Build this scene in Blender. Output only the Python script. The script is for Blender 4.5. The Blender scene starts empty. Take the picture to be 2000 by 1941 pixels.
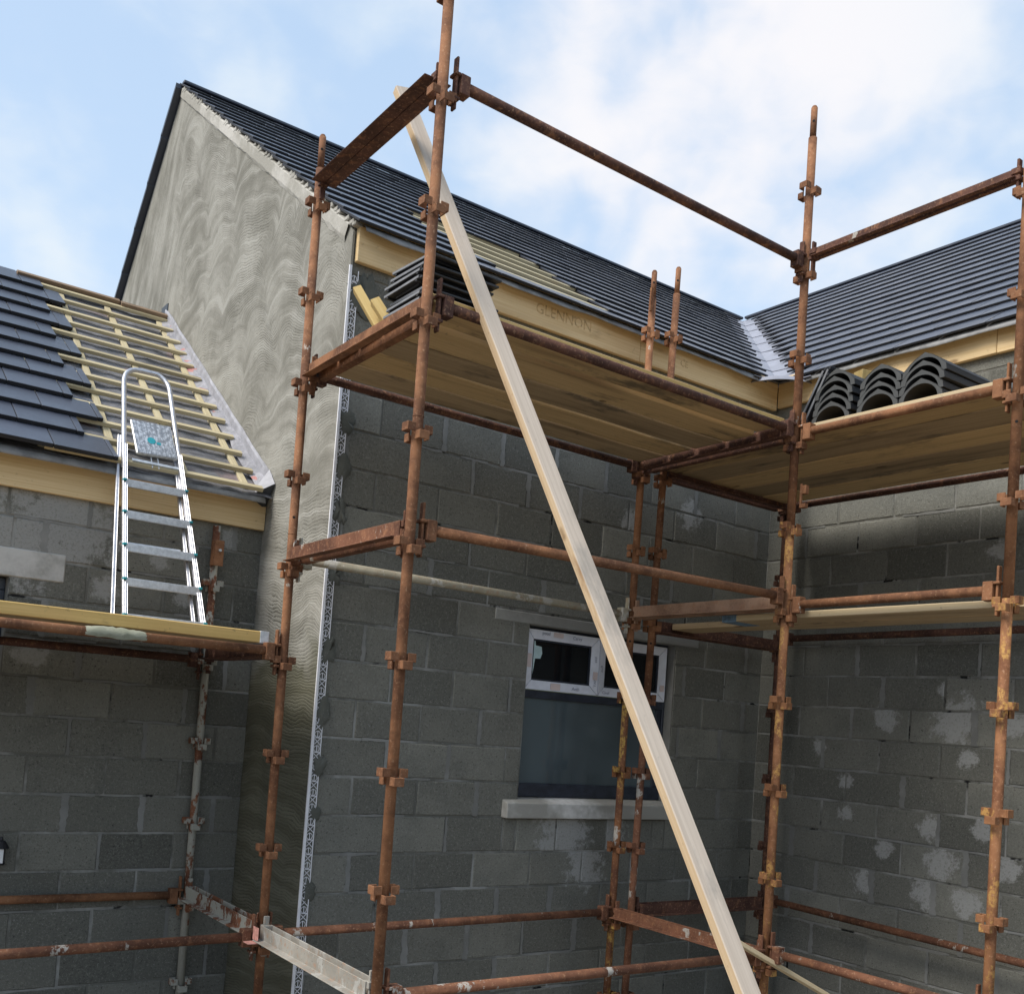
import bpy, math, random
from mathutils import Vector, Matrix

random.seed(7)
D = bpy.data
SC = bpy.context.scene
COL = SC.collection
R = math.radians
V = Vector
GZ = -2.1                       # ground level; the camera is the origin

# ------------------------------------------------------------------ materials
class NT:
    def __init__(s, name):
        s.m = D.materials.new(name); s.m.use_nodes = True
        s.t = s.m.node_tree; s.n = s.t.nodes; s.l = s.t.links
        s.b = s.n['Principled BSDF']
        s.pos = s.n.new('ShaderNodeNewGeometry').outputs['Position']
        s.obj = s.n.new('ShaderNodeTexCoord').outputs['Object']
        s.rnd = s.n.new('ShaderNodeObjectInfo').outputs['Random']
    def put(s, sock, v):
        if v is None: return
        if isinstance(v, bpy.types.NodeSocket): s.l.new(v, sock)
        else:
            try: sock.default_value = v
            except Exception: sock.default_value = tuple(v) + (1,) if hasattr(v, '__len__') else v
    def map(s, vec, scale=(1, 1, 1), rot=(0, 0, 0), loc=(0, 0, 0)):
        n = s.n.new('ShaderNodeMapping'); s.l.new(vec, n.inputs[0])
        n.inputs['Scale'].default_value = scale; n.inputs['Rotation'].default_value = rot
        s.put(n.inputs['Location'], loc)
        return n.outputs[0]
    def noise(s, scale, detail=3, rough=.55, vec=None, dist=0):
        n = s.n.new('ShaderNodeTexNoise'); s.l.new(vec or s.pos, n.inputs['Vector'])
        n.inputs['Scale'].default_value = scale; n.inputs['Detail'].default_value = detail
        n.inputs['Roughness'].default_value = rough; n.inputs['Distortion'].default_value = dist
        return n.outputs[0]
    def noisec(s, scale, detail=2, vec=None):
        n = s.n.new('ShaderNodeTexNoise'); s.l.new(vec or s.pos, n.inputs['Vector'])
        n.inputs['Scale'].default_value = scale; n.inputs['Detail'].default_value = detail
        return n.outputs[1]
    def voro(s, scale, vec=None, feature='F1'):
        n = s.n.new('ShaderNodeTexVoronoi'); s.l.new(vec or s.pos, n.inputs['Vector'])
        n.feature = feature; n.inputs['Scale'].default_value = scale
        return n.outputs[0]
    def ramp(s, fac, a, b, va=0.0, vb=1.0):
        n = s.n.new('ShaderNodeMapRange'); n.interpolation_type = 'SMOOTHSTEP'
        s.put(n.inputs[0], fac)
        for i, x in ((1, a), (2, b), (3, va), (4, vb)): s.put(n.inputs[i], x)
        return n.outputs[0]
    def math(s, op, a, b=None, c=None):
        n = s.n.new('ShaderNodeMath'); n.operation = op
        s.put(n.inputs[0], a); s.put(n.inputs[1], b); s.put(n.inputs[2], c)
        return n.outputs[0]
    def vmath(s, op, a, b=None, sc=None):
        n = s.n.new('ShaderNodeVectorMath'); n.operation = op
        s.put(n.inputs[0], a); s.put(n.inputs[1], b)
        if sc is not None: s.put(n.inputs['Scale'], sc)
        return n.outputs['Value'] if op in ('LENGTH', 'DISTANCE', 'DOT_PRODUCT') else n.outputs[0]
    def mix(s, fac, a, b, mode='MIX'):
        n = s.n.new('ShaderNodeMix'); n.data_type = 'RGBA'; n.blend_type = mode
        s.put(n.inputs[0], fac)
        for i, x in ((6, a), (7, b)):
            if isinstance(x, tuple) and len(x) == 3: x = x + (1,)
            s.put(n.inputs[i], x)
        return n.outputs[2]
    def attr(s, name, out='Fac'):
        n = s.n.new('ShaderNodeAttribute'); n.attribute_name = name
        return n.outputs[out]
    def bump(s, h, strength=.4, dist=.01, normal=None):
        n = s.n.new('ShaderNodeBump'); s.put(n.inputs['Height'], h)
        n.inputs['Strength'].default_value = strength; n.inputs['Distance'].default_value = dist
        if normal: s.l.new(normal, n.inputs['Normal'])
        return n.outputs[0]
    def sep(s, vec):
        n = s.n.new('ShaderNodeSeparateXYZ'); s.l.new(vec, n.inputs[0]); return n.outputs
    def comb(s, x=0, y=0, z=0):
        n = s.n.new('ShaderNodeCombineXYZ')
        for i, k in enumerate((x, y, z)): s.put(n.inputs[i], k)
        return n.outputs[0]
    def done(s, col, rough=.7, normal=None, metal=0, spec=.5):
        if isinstance(col, tuple) and len(col) == 3: col = col + (1,)
        s.put(s.b.inputs['Base Color'], col); s.put(s.b.inputs['Roughness'], rough)
        s.put(s.b.inputs['Metallic'], metal); s.put(s.b.inputs['Specular IOR Level'], spec)
        if normal: s.l.new(normal, s.b.inputs['Normal'])
        return s.m

def rust(name, a=(.115, .045, .026), b=(.235, .095, .05), paint=None, paint_amt=.5, cement=0.0, cem=(.50, .47, .42)):
    m = NT(name)
    big = m.noise(4, 5, .65); fine = m.noise(70, 3, .7); mid = m.noise(22, 4, .65)
    c = m.mix(m.ramp(big, .36, .64), a, b)
    c = m.mix(m.ramp(mid, .5, .78, 0, .65), c, (.36, .17, .085))
    c = m.mix(m.ramp(fine, .56, .72, 0, .6), c, (.44, .27, .165))
    c = m.mix(m.ramp(fine, .40, .25, 0, .7), c, (.045, .022, .016))
    if paint:
        pn = m.noise(9, 5, .7, m.map(m.pos, (1, 1, .55)))
        f = m.ramp(pn, .62 - .25 * paint_amt, .70 - .25 * paint_amt)
        f = m.math('MULTIPLY', f, m.ramp(m.noise(48, 4, .75), .40, .54))
        c = m.mix(f, c, paint)
    if cement > 0:
        cn = m.noise(7, 6, .72, m.map(m.pos, (1, 1, .6), loc=(3, 1, 7)))
        f = m.ramp(cn, .72 - .3 * cement, .76 - .3 * cement, 0, .92)
        c = m.mix(f, c, m.mix(m.noise(60, 3), tuple(x * .75 for x in cem), cem))
    h = m.math('ADD', m.math('MULTIPLY', fine, .5), mid)
    return m.done(c, .82, m.bump(h, .35, .004), 0, .3)

RUST = rust('rusty_steel', a=(.125, .055, .029), b=(.29, .135, .066), cement=.2)
RUST_DARK = rust('rusty_steel_dark', a=(.062, .029, .022), b=(.125, .058, .041), cement=.12)
RUST_ORANGE = rust('rusty_steel_orange', a=(.15, .062, .029), b=(.285, .132, .060), paint=(.42, .235, .075), paint_amt=.42)
RUST_YELLOW = rust('rusty_steel_yellow_paint', a=(.11, .045, .025), b=(.24, .10, .04), paint=(.42, .26, .07), paint_amt=.40, cement=.3)
RUST_TAN = rust('dusty_tan_steel', a=(.22, .125, .08), b=(.36, .225, .15), cement=.3, cem=(.45, .36, .28))
RUST_CEMENT = rust('rusty_steel_cement', cement=.85, cem=(.42, .42, .37))
RUST_SPLASH = rust('rusty_steel_splashed', a=(.10, .043, .026), b=(.21, .092, .052), cement=.42)
PALE = rust('pale_coated_tube', a=(.30, .27, .20), b=(.40, .36, .27), cement=.6, cem=(.55, .52, .46))
PALE2 = rust('white_coated_angle', a=(.27, .255, .225), b=(.36, .345, .31), cement=.6, cem=(.44, .43, .40))

def wood(name, a, b, dark=(.20, .12, .05), grain=1.0, dirt=0.0, rough=.62, knots=True, dirtc=(.05, .045, .04)):
    m = NT(name)
    sh = m.math('MULTIPLY', m.rnd, 37.0)
    base = m.vmath('ADD', m.obj, m.comb(sh, sh, sh))
    g = m.noise(3.2, 5, .6, m.map(base, (.35, 26, 26)), .6)
    g2 = m.noise(1.2, 3, .5, m.map(base, (.8, 9, 9)))
    c = m.mix(m.ramp(g, .3, .72), a, b)
    c = m.mix(m.ramp(g2, .5, .8, 0, .4 * grain), c, dark)
    c = m.mix(m.math('MULTIPLY', m.math('SUBTRACT', m.rnd, .5), .5), c, (0, 0, 0))
    if knots:
        k = m.math('ADD', m.voro(1.0, m.map(base, (2.6, 6.5, 6.5))), m.ramp(m.noise(1.9, 1, .5, base), .50, .44, 0, .4))
        k = m.math('ADD', k, m.math('MULTIPLY', m.math('SUBTRACT', m.noise(14, 2, .5, base), .5), .18))
        c = m.mix(m.ramp(k, .15, .06, 0, .75), c, tuple(x * .6 for x in dark))
    if dirt:
        d = m.noise(2.6, 6, .7, m.map(base, (.5, 1.6, 1.6)))
        c = m.mix(m.ramp(d, .62 - .2 * dirt, .80 - .2 * dirt, 0, .75), c, dirtc)
        d2 = m.noise(28, 4, .7, base)
        c = m.mix(m.ramp(d2, .62, .75, 0, .5), c, dirtc)
    return m.done(c, rough, m.bump(g, .12, .002), 0, .3)

W_FASCIA = wood('yellow_pine', (.66, .475, .245), (.77, .59, .34), (.30, .16, .06), 1, .10, dirtc=(.20, .12, .06))
W_BOARD = wood('scaffold_board_wood', (.52, .355, .17), (.65, .465, .245), (.17, .095, .045), 1.6, .46, .75)
W_BOARD_DIRTY = wood('scaffold_board_wood_grimy', (.40, .29, .165), (.50, .37, .225), (.13, .085, .045), 1.5, .5, .8)
W_YELLOW = wood('board_fresh_yellow', (.60, .405, .14), (.70, .48, .19), (.30, .17, .06), .6, .15, .65)
W_PLANK = wood('pale_sawn_timber', (.60, .50, .405), (.72, .615, .51), (.44, .31, .21), .9, .62, .65, dirtc=(.30, .27, .235))
W_PLANK_EDGE = wood('pale_sawn_edge', (.74, .54, .33), (.84, .65, .43), (.34, .18, .08), 1.4, .42, .65, dirtc=(.30, .16, .08))
W_BATTEN = wood('green_treated_batten', (.48, .405, .25), (.60, .525, .345), (.33, .26, .15), .8, .15, .7)
W_OFFCUT = wood('offcut_timber', (.46, .33, .12), (.56, .42, .18), (.28, .17, .06), 1, 0, .65)
W_OLD = wood('old_board', (.25, .17, .11), (.34, .24, .16), (.08, .05, .03), 1.2, .5, .8)
W_CREAM = wood('cream_board', (.66, .52, .32), (.74, .60, .39), (.42, .28, .14), .6, .08, .65)

def block_mat(name, base, light, tint):
    m = NT(name)
    tone = m.attr('tone')
    n1 = m.noise(3.3, 5, .65); n2 = m.noise(120, 3, .75); n3 = m.noise(38, 4, .7)
    c = m.mix(tone, tuple(x * .66 for x in base), tuple(x * 1.42 for x in base))
    c = m.mix(m.ramp(n1, .38, .72, 0, .55), c, tint)
    c = m.mix(m.ramp(n3, .52, .75, 0, .32), c, tuple(x * 1.7 for x in base))
    c = m.mix(m.ramp(n2, .58, .72, 0, .6), c, light)
    n4 = m.noise(62, 4, .8, m.map(m.pos, loc=(8, 3, 5)))
    c = m.mix(m.ramp(n4, .56, .66, 0, .38), c, tuple(x * 1.9 for x in base))
    c = m.mix(m.ramp(n4, .42, .33, 0, .8), c, (.035, .035, .032))
    c = m.mix(m.ramp(n2, .40, .30, 0, .8), c, (.03, .03, .028))
    # dried, whitened patches: centre and radius are stored on each block
    d = m.vmath('DISTANCE', m.pos, m.attr('pc', 'Vector'))
    d = m.math('DIVIDE', d, m.math('MAXIMUM', m.attr('pr'), .001))
    d = m.math('ADD', d, m.math('MULTIPLY', m.math('SUBTRACT', m.noise(13, 8, .80), .5), 3.6))
    patch = m.ramp(d, 1.08, .62)
    patch = m.math('MULTIPLY', patch, m.ramp(m.noise(65, 3, .7), .30, .50, .45, 1))
    c = m.mix(m.math('MULTIPLY', patch, m.attr('ps')), c, light)
    pits = m.voro(95)
    h = m.math('ADD', m.math('MULTIPLY', n2, .6), m.math('ADD', n3, m.ramp(pits, 0, .35, -.4, .2)))
    return m.done(c, .92, m.bump(h, .55, .006), 0, .2)

BLOCK = block_mat('concrete_block', (.172, .170, .148), (.40, .40, .39), (.118, .119, .106))
def mortar_mat(name, a, b, gap=True):
    m = NT(name)
    n = m.noise(4.5, 5, .7); f = m.noise(75, 3, .7)
    c = m.mix(m.ramp(m.noise(1.6, 5, .7, m.map(m.pos, loc=(4, 1, 6))), .42, .66), a, b)
    c = m.mix(m.ramp(f, .6, .75, 0, .4), c, (.42, .42, .41))
    if gap: c = m.mix(m.ramp(m.noise(3.4, 4, .65, m.map(m.pos, loc=(9, 4, 2))), .60, .66), c, (.022, .022, .022))
    return m.done(c, .95, m.bump(f, .5, .005), 0, .15)
MORTAR = mortar_mat('mortar_joint', (.14, .138, .122), (.33, .328, .312))
SMEAR = mortar_mat('mortar_smear', (.19, .19, .18), (.265, .265, .254), False)
DAB = mortar_mat('dark_mortar', (.105, .108, .094), (.145, .147, .130), False)
CONC = mortar_mat('cast_concrete', (.34, .33, .30), (.68, .67, .65), False)
CONC_DARK = mortar_mat('grey_precast', (.22, .22, .21), (.33, .33, .31), False)
LINTEL_PALE = mortar_mat('pale_precast', (.24, .235, .215), (.56, .55, .525), False)
VERGE = mortar_mat('verge_mortar', (.36, .345, .305), (.55, .53, .49), False)

def render_mat():
    m = NT('combed_sand_cement_render')
    x, y, z = m.sep(m.pos)
    big = m.math('SUBTRACT', m.noise(1.15, 3, .5, dist=.5), .5)
    med = m.math('SUBTRACT', m.noise(4.2, 3, .55, dist=.8), .5)
    small = m.math('SUBTRACT', m.noise(30, 3, .6), .5)
    # overlapping arched trowel strokes in columns about half a metre wide
    col = m.math('ADD', m.math('DIVIDE', y, .66), m.math('MULTIPLY', m.math('SUBTRACT', m.noise(.9, 2, .5, m.map(m.pos, loc=(1, 5, 3))), .5), 3.2))
    fr_ = m.math('SUBTRACT', m.math('FRACT', col), .5)
    arch = m.math('MULTIPLY', m.math('MULTIPLY', fr_, fr_), m.math('MULTIPLY', m.noise(1.3, 1, .5, m.map(m.pos, loc=(6, 2, 3))), m.ramp(z, .2, 2.4, .25, 1.25)))
    off = m.math('ADD', m.math('ADD', m.math('MULTIPLY', big, .30), arch), m.math('ADD', m.math('MULTIPLY', med, .06), m.math('MULTIPLY', small, .010)))
    zz = m.math('ADD', z, off)
    # near the far verge the trowel ran along the slope instead
    yy = m.math('ADD', m.math('MULTIPLY', z, .25), m.math('ADD', m.math('MULTIPLY', y, .60), m.math('MULTIPLY', off, .12)))
    side = m.ramp(m.math('ADD', y, m.math('ADD', m.math('MULTIPLY', big, .9), m.math('MULTIPLY', z, -.12))), 8.02, 8.3)
    side1 = m.math('SUBTRACT', 1.0, side)
    w1 = m.math('SINE', m.math('MULTIPLY', zz, 2 * math.pi / .021)); w2 = m.math('SINE', m.math('MULTIPLY', yy, 2 * math.pi / .026))
    s = m.math('ADD', m.math('MULTIPLY', w1, side1), m.math('MULTIPLY', w2, side))
    s = m.math('ADD', s, m.math('MULTIPLY', m.math('SUBTRACT', m.noise(45, 4, .75), .5), 2.6))
    keep = m.ramp(m.noise(2.3, 5, .68, m.map(m.pos, loc=(2, 7, 1))), .42, .60, .05, 1)
    low = m.ramp(z, 1.6, -.3, .55, 1)
    g = m.math('MULTIPLY', m.math('MULTIPLY', s, m.math('MAXIMUM', keep, m.math('SUBTRACT', low, .35))), low)
    grit = m.noise(120, 4, .75)
    # broad trowel sweeps: long in the direction of the stroke, narrow across it
    sw1 = m.noise(1.0, 4, .6, m.comb(0, m.math('MULTIPLY', y, .9), m.math('MULTIPLY', zz, 11)))
    sw2 = m.noise(1.0, 4, .6, m.comb(0, m.math('MULTIPLY', z, 1.4), m.math('MULTIPLY', yy, 16)))
    sw = m.math('ADD', m.math('MULTIPLY', sw1, side1), m.math('MULTIPLY', sw2, side))
    dry = m.noise(1.9, 6, .68, m.map(m.pos, (1, 1, .8)))
    c = m.mix(m.ramp(m.math('ADD', m.math('MULTIPLY', dry, .55), m.math('MULTIPLY', sw, .45)), .36, .64), (.205, .198, .172), (.36, .35, .315))
    c = m.mix(m.ramp(sw, .56, .72, 0, .4), c, (.43, .422, .39))
    c = m.mix(m.ramp(grit, .44, .30, 0, .65), c, (.13, .127, .11))
    c = m.mix(m.ramp(m.noise(34, 5, .8), .58, .74, 0, .4), c, (.46, .45, .42))
    # shade under the low platform painted into the lower gable colour, ragged top edge
    low_shade = m.ramp(m.math('ADD', z, m.math('ADD', m.math('MULTIPLY', big, 1.3), m.math('MULTIPLY', med, .35))), .48, .22, 0, 1)
    c = m.mix(low_shade, c, m.mix(m.ramp(sw, .4, .6), (.118, .115, .085), (.165, .161, .124)))
    c = m.mix(m.ramp(g, -.30, -1.0, 0, .75), c, (.085, .082, .066))
    h = m.math('ADD', m.math('MULTIPLY', m.ramp(g, -1.0, .15, -1, .1), .55), m.math('ADD', m.math('MULTIPLY', grit, .45), m.math('ADD', m.math('MULTIPLY', m.noise(11, 4, .6), .25), m.math('MULTIPLY', sw, .15))))
    return m.done(c, 1.0, m.bump(h, .6, .007), 0, .05)
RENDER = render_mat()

def tile_mat(name, base, sheen=.30):
    m = NT(name)
    tone = m.attr('tone')
    n = m.noise(6, 5, .65); f = m.noise(110, 3, .7)
    c = m.mix(tone, tuple(x * .8 for x in base), tuple(x * 1.25 for x in base))
    c = m.mix(m.ramp(n, .5, .8, 0, .4), c, tuple(x * 1.7 for x in base))
    c = m.mix(m.ramp(m.noise(4, 6, .75, m.map(m.pos, loc=(5, 2, 8))), .70, .78, 0, .35), c, (.20, .20, .20))
    r = m.ramp(n, .3, .7, sheen, sheen + .14)
    return m.done(c, r, m.bump(f, .08, .002), 0, .6)
TILE = tile_mat('dark_slate_grey_tile', (.046, .054, .077))
TILE_EDGE = tile_mat('dark_tile_edge', (.013, .014, .018), .75)
TILE_RIDGE = tile_mat('ridge_tile_grey', (.028, .030, .034), .7)
TILE_RIDGE_END = tile_mat('ridge_tile_broken_end', (.088, .092, .093), .85)
TILE_STACK = tile_mat('stack_tile', (.034, .036, .042), .55)
TILE_STACK_END = tile_mat('stack_tile_end', (.24, .25, .27), .7)

def felt_mat():
    m = NT('breather_underlay')
    n = m.noise(7, 5, .7, m.map(m.pos, (1, 3, 3))); f = m.noise(40, 4, .7)
    c = m.mix(m.ramp(n, .35, .7), (.13, .13, .14), (.24, .24, .26))
    c = m.mix(m.ramp(f, .62, .7, 0, .5), c, (.06, .06, .065))
    c = m.mix(m.ramp(m.noise(3, 3), .60, .68, 0, .35), c, (.33, .20, .19))
    return m.done(c, .6, m.bump(n, .8, .03), 0, .4)
FELT = felt_mat()
def simple(name, col, rough=.6, metal=0, var=.25, scale=12, bump=.1, spec=.5):
    m = NT(name)
    n = m.noise(scale, 5, .65)
    c = m.mix(m.ramp(n, .3, .7), tuple(x * (1 - var) for x in col), tuple(min(1, x * (1 + var)) for x in col))
    return m.done(c, m.ramp(n, .2, .8, rough - .08, rough + .08), m.bump(n, bump, .004), metal, spec)
FELT_DRIP = simple('underlay_drip', (.22, .22, .22), .55, 0, .3, 9, .3)
LEAD = simple('valley_lining_grey', (.27, .28, .33), .45, 0, .14, 7, .12)
LEAD_DARK = simple('dark_flashing', (.05, .055, .065), .5)
MEMBRANE = simple('pale_membrane', (.33, .33, .36), .5, 0, .2, 14, .4)
def membrane_print():
    m = NT('membrane_with_red_print')
    n = m.noise(9, 5, .7)
    c = m.mix(m.ramp(n, .3, .7), (.26, .26, .28), (.42, .41, .44))
    c = m.mix(m.ramp(m.noise(11, 2, .4, m.map(m.pos, loc=(4, 4, 4))), .62, .68, 0, .7), c, (.55, .17, .13))
    return m.done(c, .5, m.bump(n, .8, .03))
MEMBRANE_P = membrane_print()
ALU = simple('aluminium', (.58, .58, .61), .38, .8, .12, 40, .05)
ALU_DULL = simple('aluminium_tread', (.62, .64, .66), .42, .75, .15, 40, .08)
TEAL = simple('teal_plastic', (.02, .30, .36), .5)
PVC = simple('white_pvc', (.80, .80, .84), .4, 0, .06)
FILM = simple('protective_film', (.80, .82, .90), .35, 0, .08, 8, .05)
PEACH = simple('peach_sticker', (.72, .60, .58), .5, 0, .05)
FILM_INK = simple('film_print', (.34, .36, .44), .5, 0, .05)
ANTHRA = simple('anthracite_upvc', (.030, .036, .052), .35, 0, .25, 20, .03)
CYAN = simple('pale_sticker', (.55, .72, .74), .5, 0, .1)
STAMP = simple('timber_stamp_ink', (.52, .355, .175), .7, 0, .35, 30)
BLACKM = simple('black_metal', (.012, .012, .016), .45)
HOLE = simple('dark_hole', (.006, .005, .005), .9)
GALV = simple('galvanised_band', (.62, .64, .66), .4, .6, .2, 30)
BLUEP = simple('blue_end_paint', (.14, .22, .30), .7, 0, .4, 40)
PINK = simple('pink_end_paint', (.60, .30, .25), .7, 0, .25, 40)
WHITEG = simple('white_panel', (.75, .76, .78), .3, 0, .05)
CLUMP = mortar_mat('greenish_mortar', (.22, .23, .17), (.36, .36, .28), False)
def label_mat():
    m = NT('platform_label')
    n = m.noise(46, 4, .75); s = m.math('SINE', m.math('MULTIPLY', m.math('ADD', m.sep(m.obj)[0], m.sep(m.obj)[2]), 210))
    c = m.mix(m.ramp(n, .42, .6), (.30, .31, .33), (.72, .73, .75))
    c = m.mix(m.ramp(s, .5, .9, 0, .5), c, (.25, .26, .28))
    return m.done(c, .3, m.bump(n, .5, .004), .55)
LABELM = label_mat()
def glass_mat(name, col):
    m = NT(name)
    c = m.mix(m.ramp(m.noise(1.3, 2), .35, .65), tuple(x * .7 for x in col), col)
    return m.done(c, .06, None, 0, .6)
GLASS = glass_mat('dark_window_glass', (.100, .130, .145))
GLASS_BLK = glass_mat('black_window_glass', (.010, .012, .014))
def ground_mat():
    m = NT('gravel_ground')
    n = m.noise(.35, 5, .6); f = m.noise(14, 5, .75); g = m.voro(22)
    c = m.mix(m.ramp(n, .35, .65), (.16, .14, .115), (.26, .24, .21))
    c = m.mix(m.ramp(f, .5, .7, 0, .5), c, (.33, .32, .30))
    c = m.mix(m.ramp(g, .1, .5, .5, 0), c, (.10, .09, .08))
    return m.done(c, .95, m.bump(m.math('ADD', f, g), .6, .03), 0, .2)
GROUND = ground_mat()

# ------------------------------------------------------------------ mesh helpers
class MB:
    def __init__(s): s.v = []; s.f = []; s.m = []; s.att = {}
    def poly(s, pts, mat=0):
        i = len(s.v); s.v += [V(p) for p in pts]; s.f.append(tuple(range(i, i + len(pts)))); s.m.append(mat)
    def hexa(s, p, mat=0, faces=None):
        i = len(s.v); s.v += [V(q) for q in p]
        for k, f in enumerate(((0, 3, 2, 1), (4, 5, 6, 7), (0, 1, 5, 4), (1, 2, 6, 5), (2, 3, 7, 6), (3, 0, 4, 7))):
            s.f.append(tuple(i + a for a in f)); s.m.append(mat[k] if isinstance(mat, (list, tuple)) else mat)
    def box(s, a, b, mat=0):
        x0, y0, z0 = (min(a[k], b[k]) for k in range(3)); x1, y1, z1 = (max(a[k], b[k]) for k in range(3))
        s.hexa([(x0, y0, z0), (x1, y0, z0), (x1, y1, z0), (x0, y1, z0), (x0, y0, z1), (x1, y0, z1), (x1, y1, z1), (x0, y1, z1)], mat)
    def bar(s, p0, p1, w, h, up=(0, 0, 1), mat=0, endmat=None):
        p0, p1 = V(p0), V(p1); d = (p1 - p0).normalized(); u = V(up); sd = d.cross(u).normalized(); u = sd.cross(d).normalized()
        q = []
        for zz in (-h / 2, h / 2):
            for (p, sg) in ((p0, -1), (p1, -1), (p1, 1), (p0, 1)): q.append(p + sd * (sg * w / 2) * -1 + u * zz)
        e = mat if endmat is None else endmat
        s.hexa(q, [mat, mat, mat, e, mat, e])
    def tube(s, p0, p1, r, n=18, mat=0, caps=True, r2=None):
        p0, p1 = V(p0), V(p1); d = (p1 - p0).normalized()
        a = d.orthogonal().normalized(); b = d.cross(a); i = len(s.v); r2 = r if r2 is None else r2
        for p, rr in ((p0, r), (p1, r2)):
            for k in range(n):
                t = 2 * math.pi * k / n; s.v.append(p + (a * math.cos(t) + b * math.sin(t)) * rr)
        for k in range(n):
            s.f.append((i + k, i + (k + 1) % n, i + n + (k + 1) % n, i + n + k)); s.m.append(mat)
        if caps:
            s.f.append(tuple(i + n - 1 - k for k in range(n))); s.m.append(mat)
            s.f.append(tuple(i + n + k for k in range(n))); s.m.append(mat)
    def path(s, pts, r, n=10, mat=0):
        pts = [V(p) for p in pts]; i = len(s.v); a = None
        for k, p in enumerate(pts):
            d = (pts[min(k + 1, len(pts) - 1)] - pts[max(k - 1, 0)]).normalized()
            a = d.orthogonal().normalized() if a is None else (a - d * a.dot(d)).normalized(); b = d.cross(a)
            for j in range(n):
                t = 2 * math.pi * j / n; s.v.append(p + (a * math.cos(t) + b * math.sin(t)) * r)
        for k in range(len(pts) - 1):
            for j in range(n):
                s.f.append((i + k * n + j, i + k * n + (j + 1) % n, i + (k + 1) * n + (j + 1) % n, i + (k + 1) * n + j)); s.m.append(mat)
        s.f.append(tuple(i + n - 1 - j for j in range(n))); s.m.append(mat)
        s.f.append(tuple(i + (len(pts) - 1) * n + j for j in range(n))); s.m.append(mat)
    def extrude(s, prof, axis_o, ax, ay, az, depth, mat=0, endmat=None):
        """closed profile [(a,b)] spread on ax, ay from axis_o, pushed along az"""
        n = len(prof); i = len(s.v); o, ax, ay, az = V(axis_o), V(ax), V(ay), V(az)
        for dd in (0, depth):
            for (a, b) in prof: s.v.append(o + ax * a + ay * b + az * dd)
        for k in range(n):
            s.f.append((i + k, i + (k + 1) % n, i + n + (k + 1) % n, i + n + k)); s.m.append(mat)
        e = mat if endmat is None else endmat
        s.f.append(tuple(i + n - 1 - k for k in range(n))); s.m.append(e)
        s.f.append(tuple(i + n + k for k in range(n))); s.m.append(e)
    def grid(s, P, mat=0):
        nu, nv = len(P), len(P[0]); i = len(s.v)
        for row in P: s.v += [V(p) for p in row]
        for a in range(nu - 1):
            for b in range(nv - 1):
                s.f.append((i + a * nv + b, i + (a + 1) * nv + b, i + (a + 1) * nv + b + 1, i + a * nv + b + 1)); s.m.append(mat)
    def setatt(s, i0, **kw):
        for k, val in kw.items():
            L = s.att.setdefault(k, {})
            for i in range(i0, len(s.v)): L[i] = val

WLOC = {}
def build(mb, name, mats, parent=None, loc=None, bevel=0, smooth=False, seg=1, M=None):
    """link one mesh object; mesh points are world points (or local ones when M is given)"""
    if not isinstance(mats, (list, tuple)): mats = [mats]
    me = D.meshes.new(name)
    if M is None:
        o0 = V(loc) if loc is not None else (WLOC[parent.name] if parent else V((0, 0, 0)))
        pts = [tuple(p - o0) for p in mb.v]
    else:
        o0 = M.translation.copy(); pts = [tuple(p) for p in mb.v]
    me.from_pydata(pts, [], mb.f); me.update()
    for x in mats: me.materials.append(x)
    me.polygons.foreach_set('material_index', mb.m)
    if smooth: me.polygons.foreach_set('use_smooth', [True] * len(mb.f))
    for k, L in mb.att.items():
        vec = isinstance(next(iter(L.values())), (tuple, list))
        a = me.attributes.new(k, 'FLOAT_VECTOR' if vec else 'FLOAT', 'POINT')
        if vec: a.data.foreach_set('vector', [c for i in range(len(mb.v)) for c in L.get(i, (0, 0, -99))])
        else: a.data.foreach_set('value', [L.get(i, .5 if k == 'tone' else 0.0) for i in range(len(mb.v))])
    o = D.objects.new(name, me); COL.objects.link(o)
    WLOC[o.name] = o0
    if parent: o.parent = parent; off = o0 - WLOC[parent.name]
    else: off = o0
    if M is None: o.location = off
    else:
        m2 = M.copy(); m2.translation = off; o.matrix_local = m2 if parent else m2
        if not parent: o.matrix_world = m2
    if bevel:
        b = o.modifiers.new('bevel', 'BEVEL'); b.width = bevel; b.segments = seg; b.limit_method = 'ANGLE'; b.angle_limit = R(40)
    return o
def tag(o, label=None, cat=None, group=None, kind=None):
    for k, x in (('label', label), ('category', cat), ('group', group), ('kind', kind)):
        if x: o[k] = x
    return o
def empty(name, loc, parent=None):
    o = D.objects.new(name, None); COL.objects.link(o); o.empty_display_size = .2
    WLOC[o.name] = V(loc)
    if parent: o.parent = parent; o.location = V(loc) - WLOC[parent.name]
    else: o.location = loc
    return o
def link_copy(src, parent, loc):
    c = src.copy(); COL.objects.link(c); c.parent = parent
    WLOC[c.name] = V(loc); c.location = V(loc) - WLOC[parent.name]
    return c
def frame(p0, p1, up):
    d = (V(p1) - V(p0)).normalized(); sd = V(up).cross(d).normalized(); u = d.cross(sd).normalized()
    M = Matrix((d, sd, u)).transposed().to_4x4(); M.translation = (V(p0) + V(p1)) / 2
    return M
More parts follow.
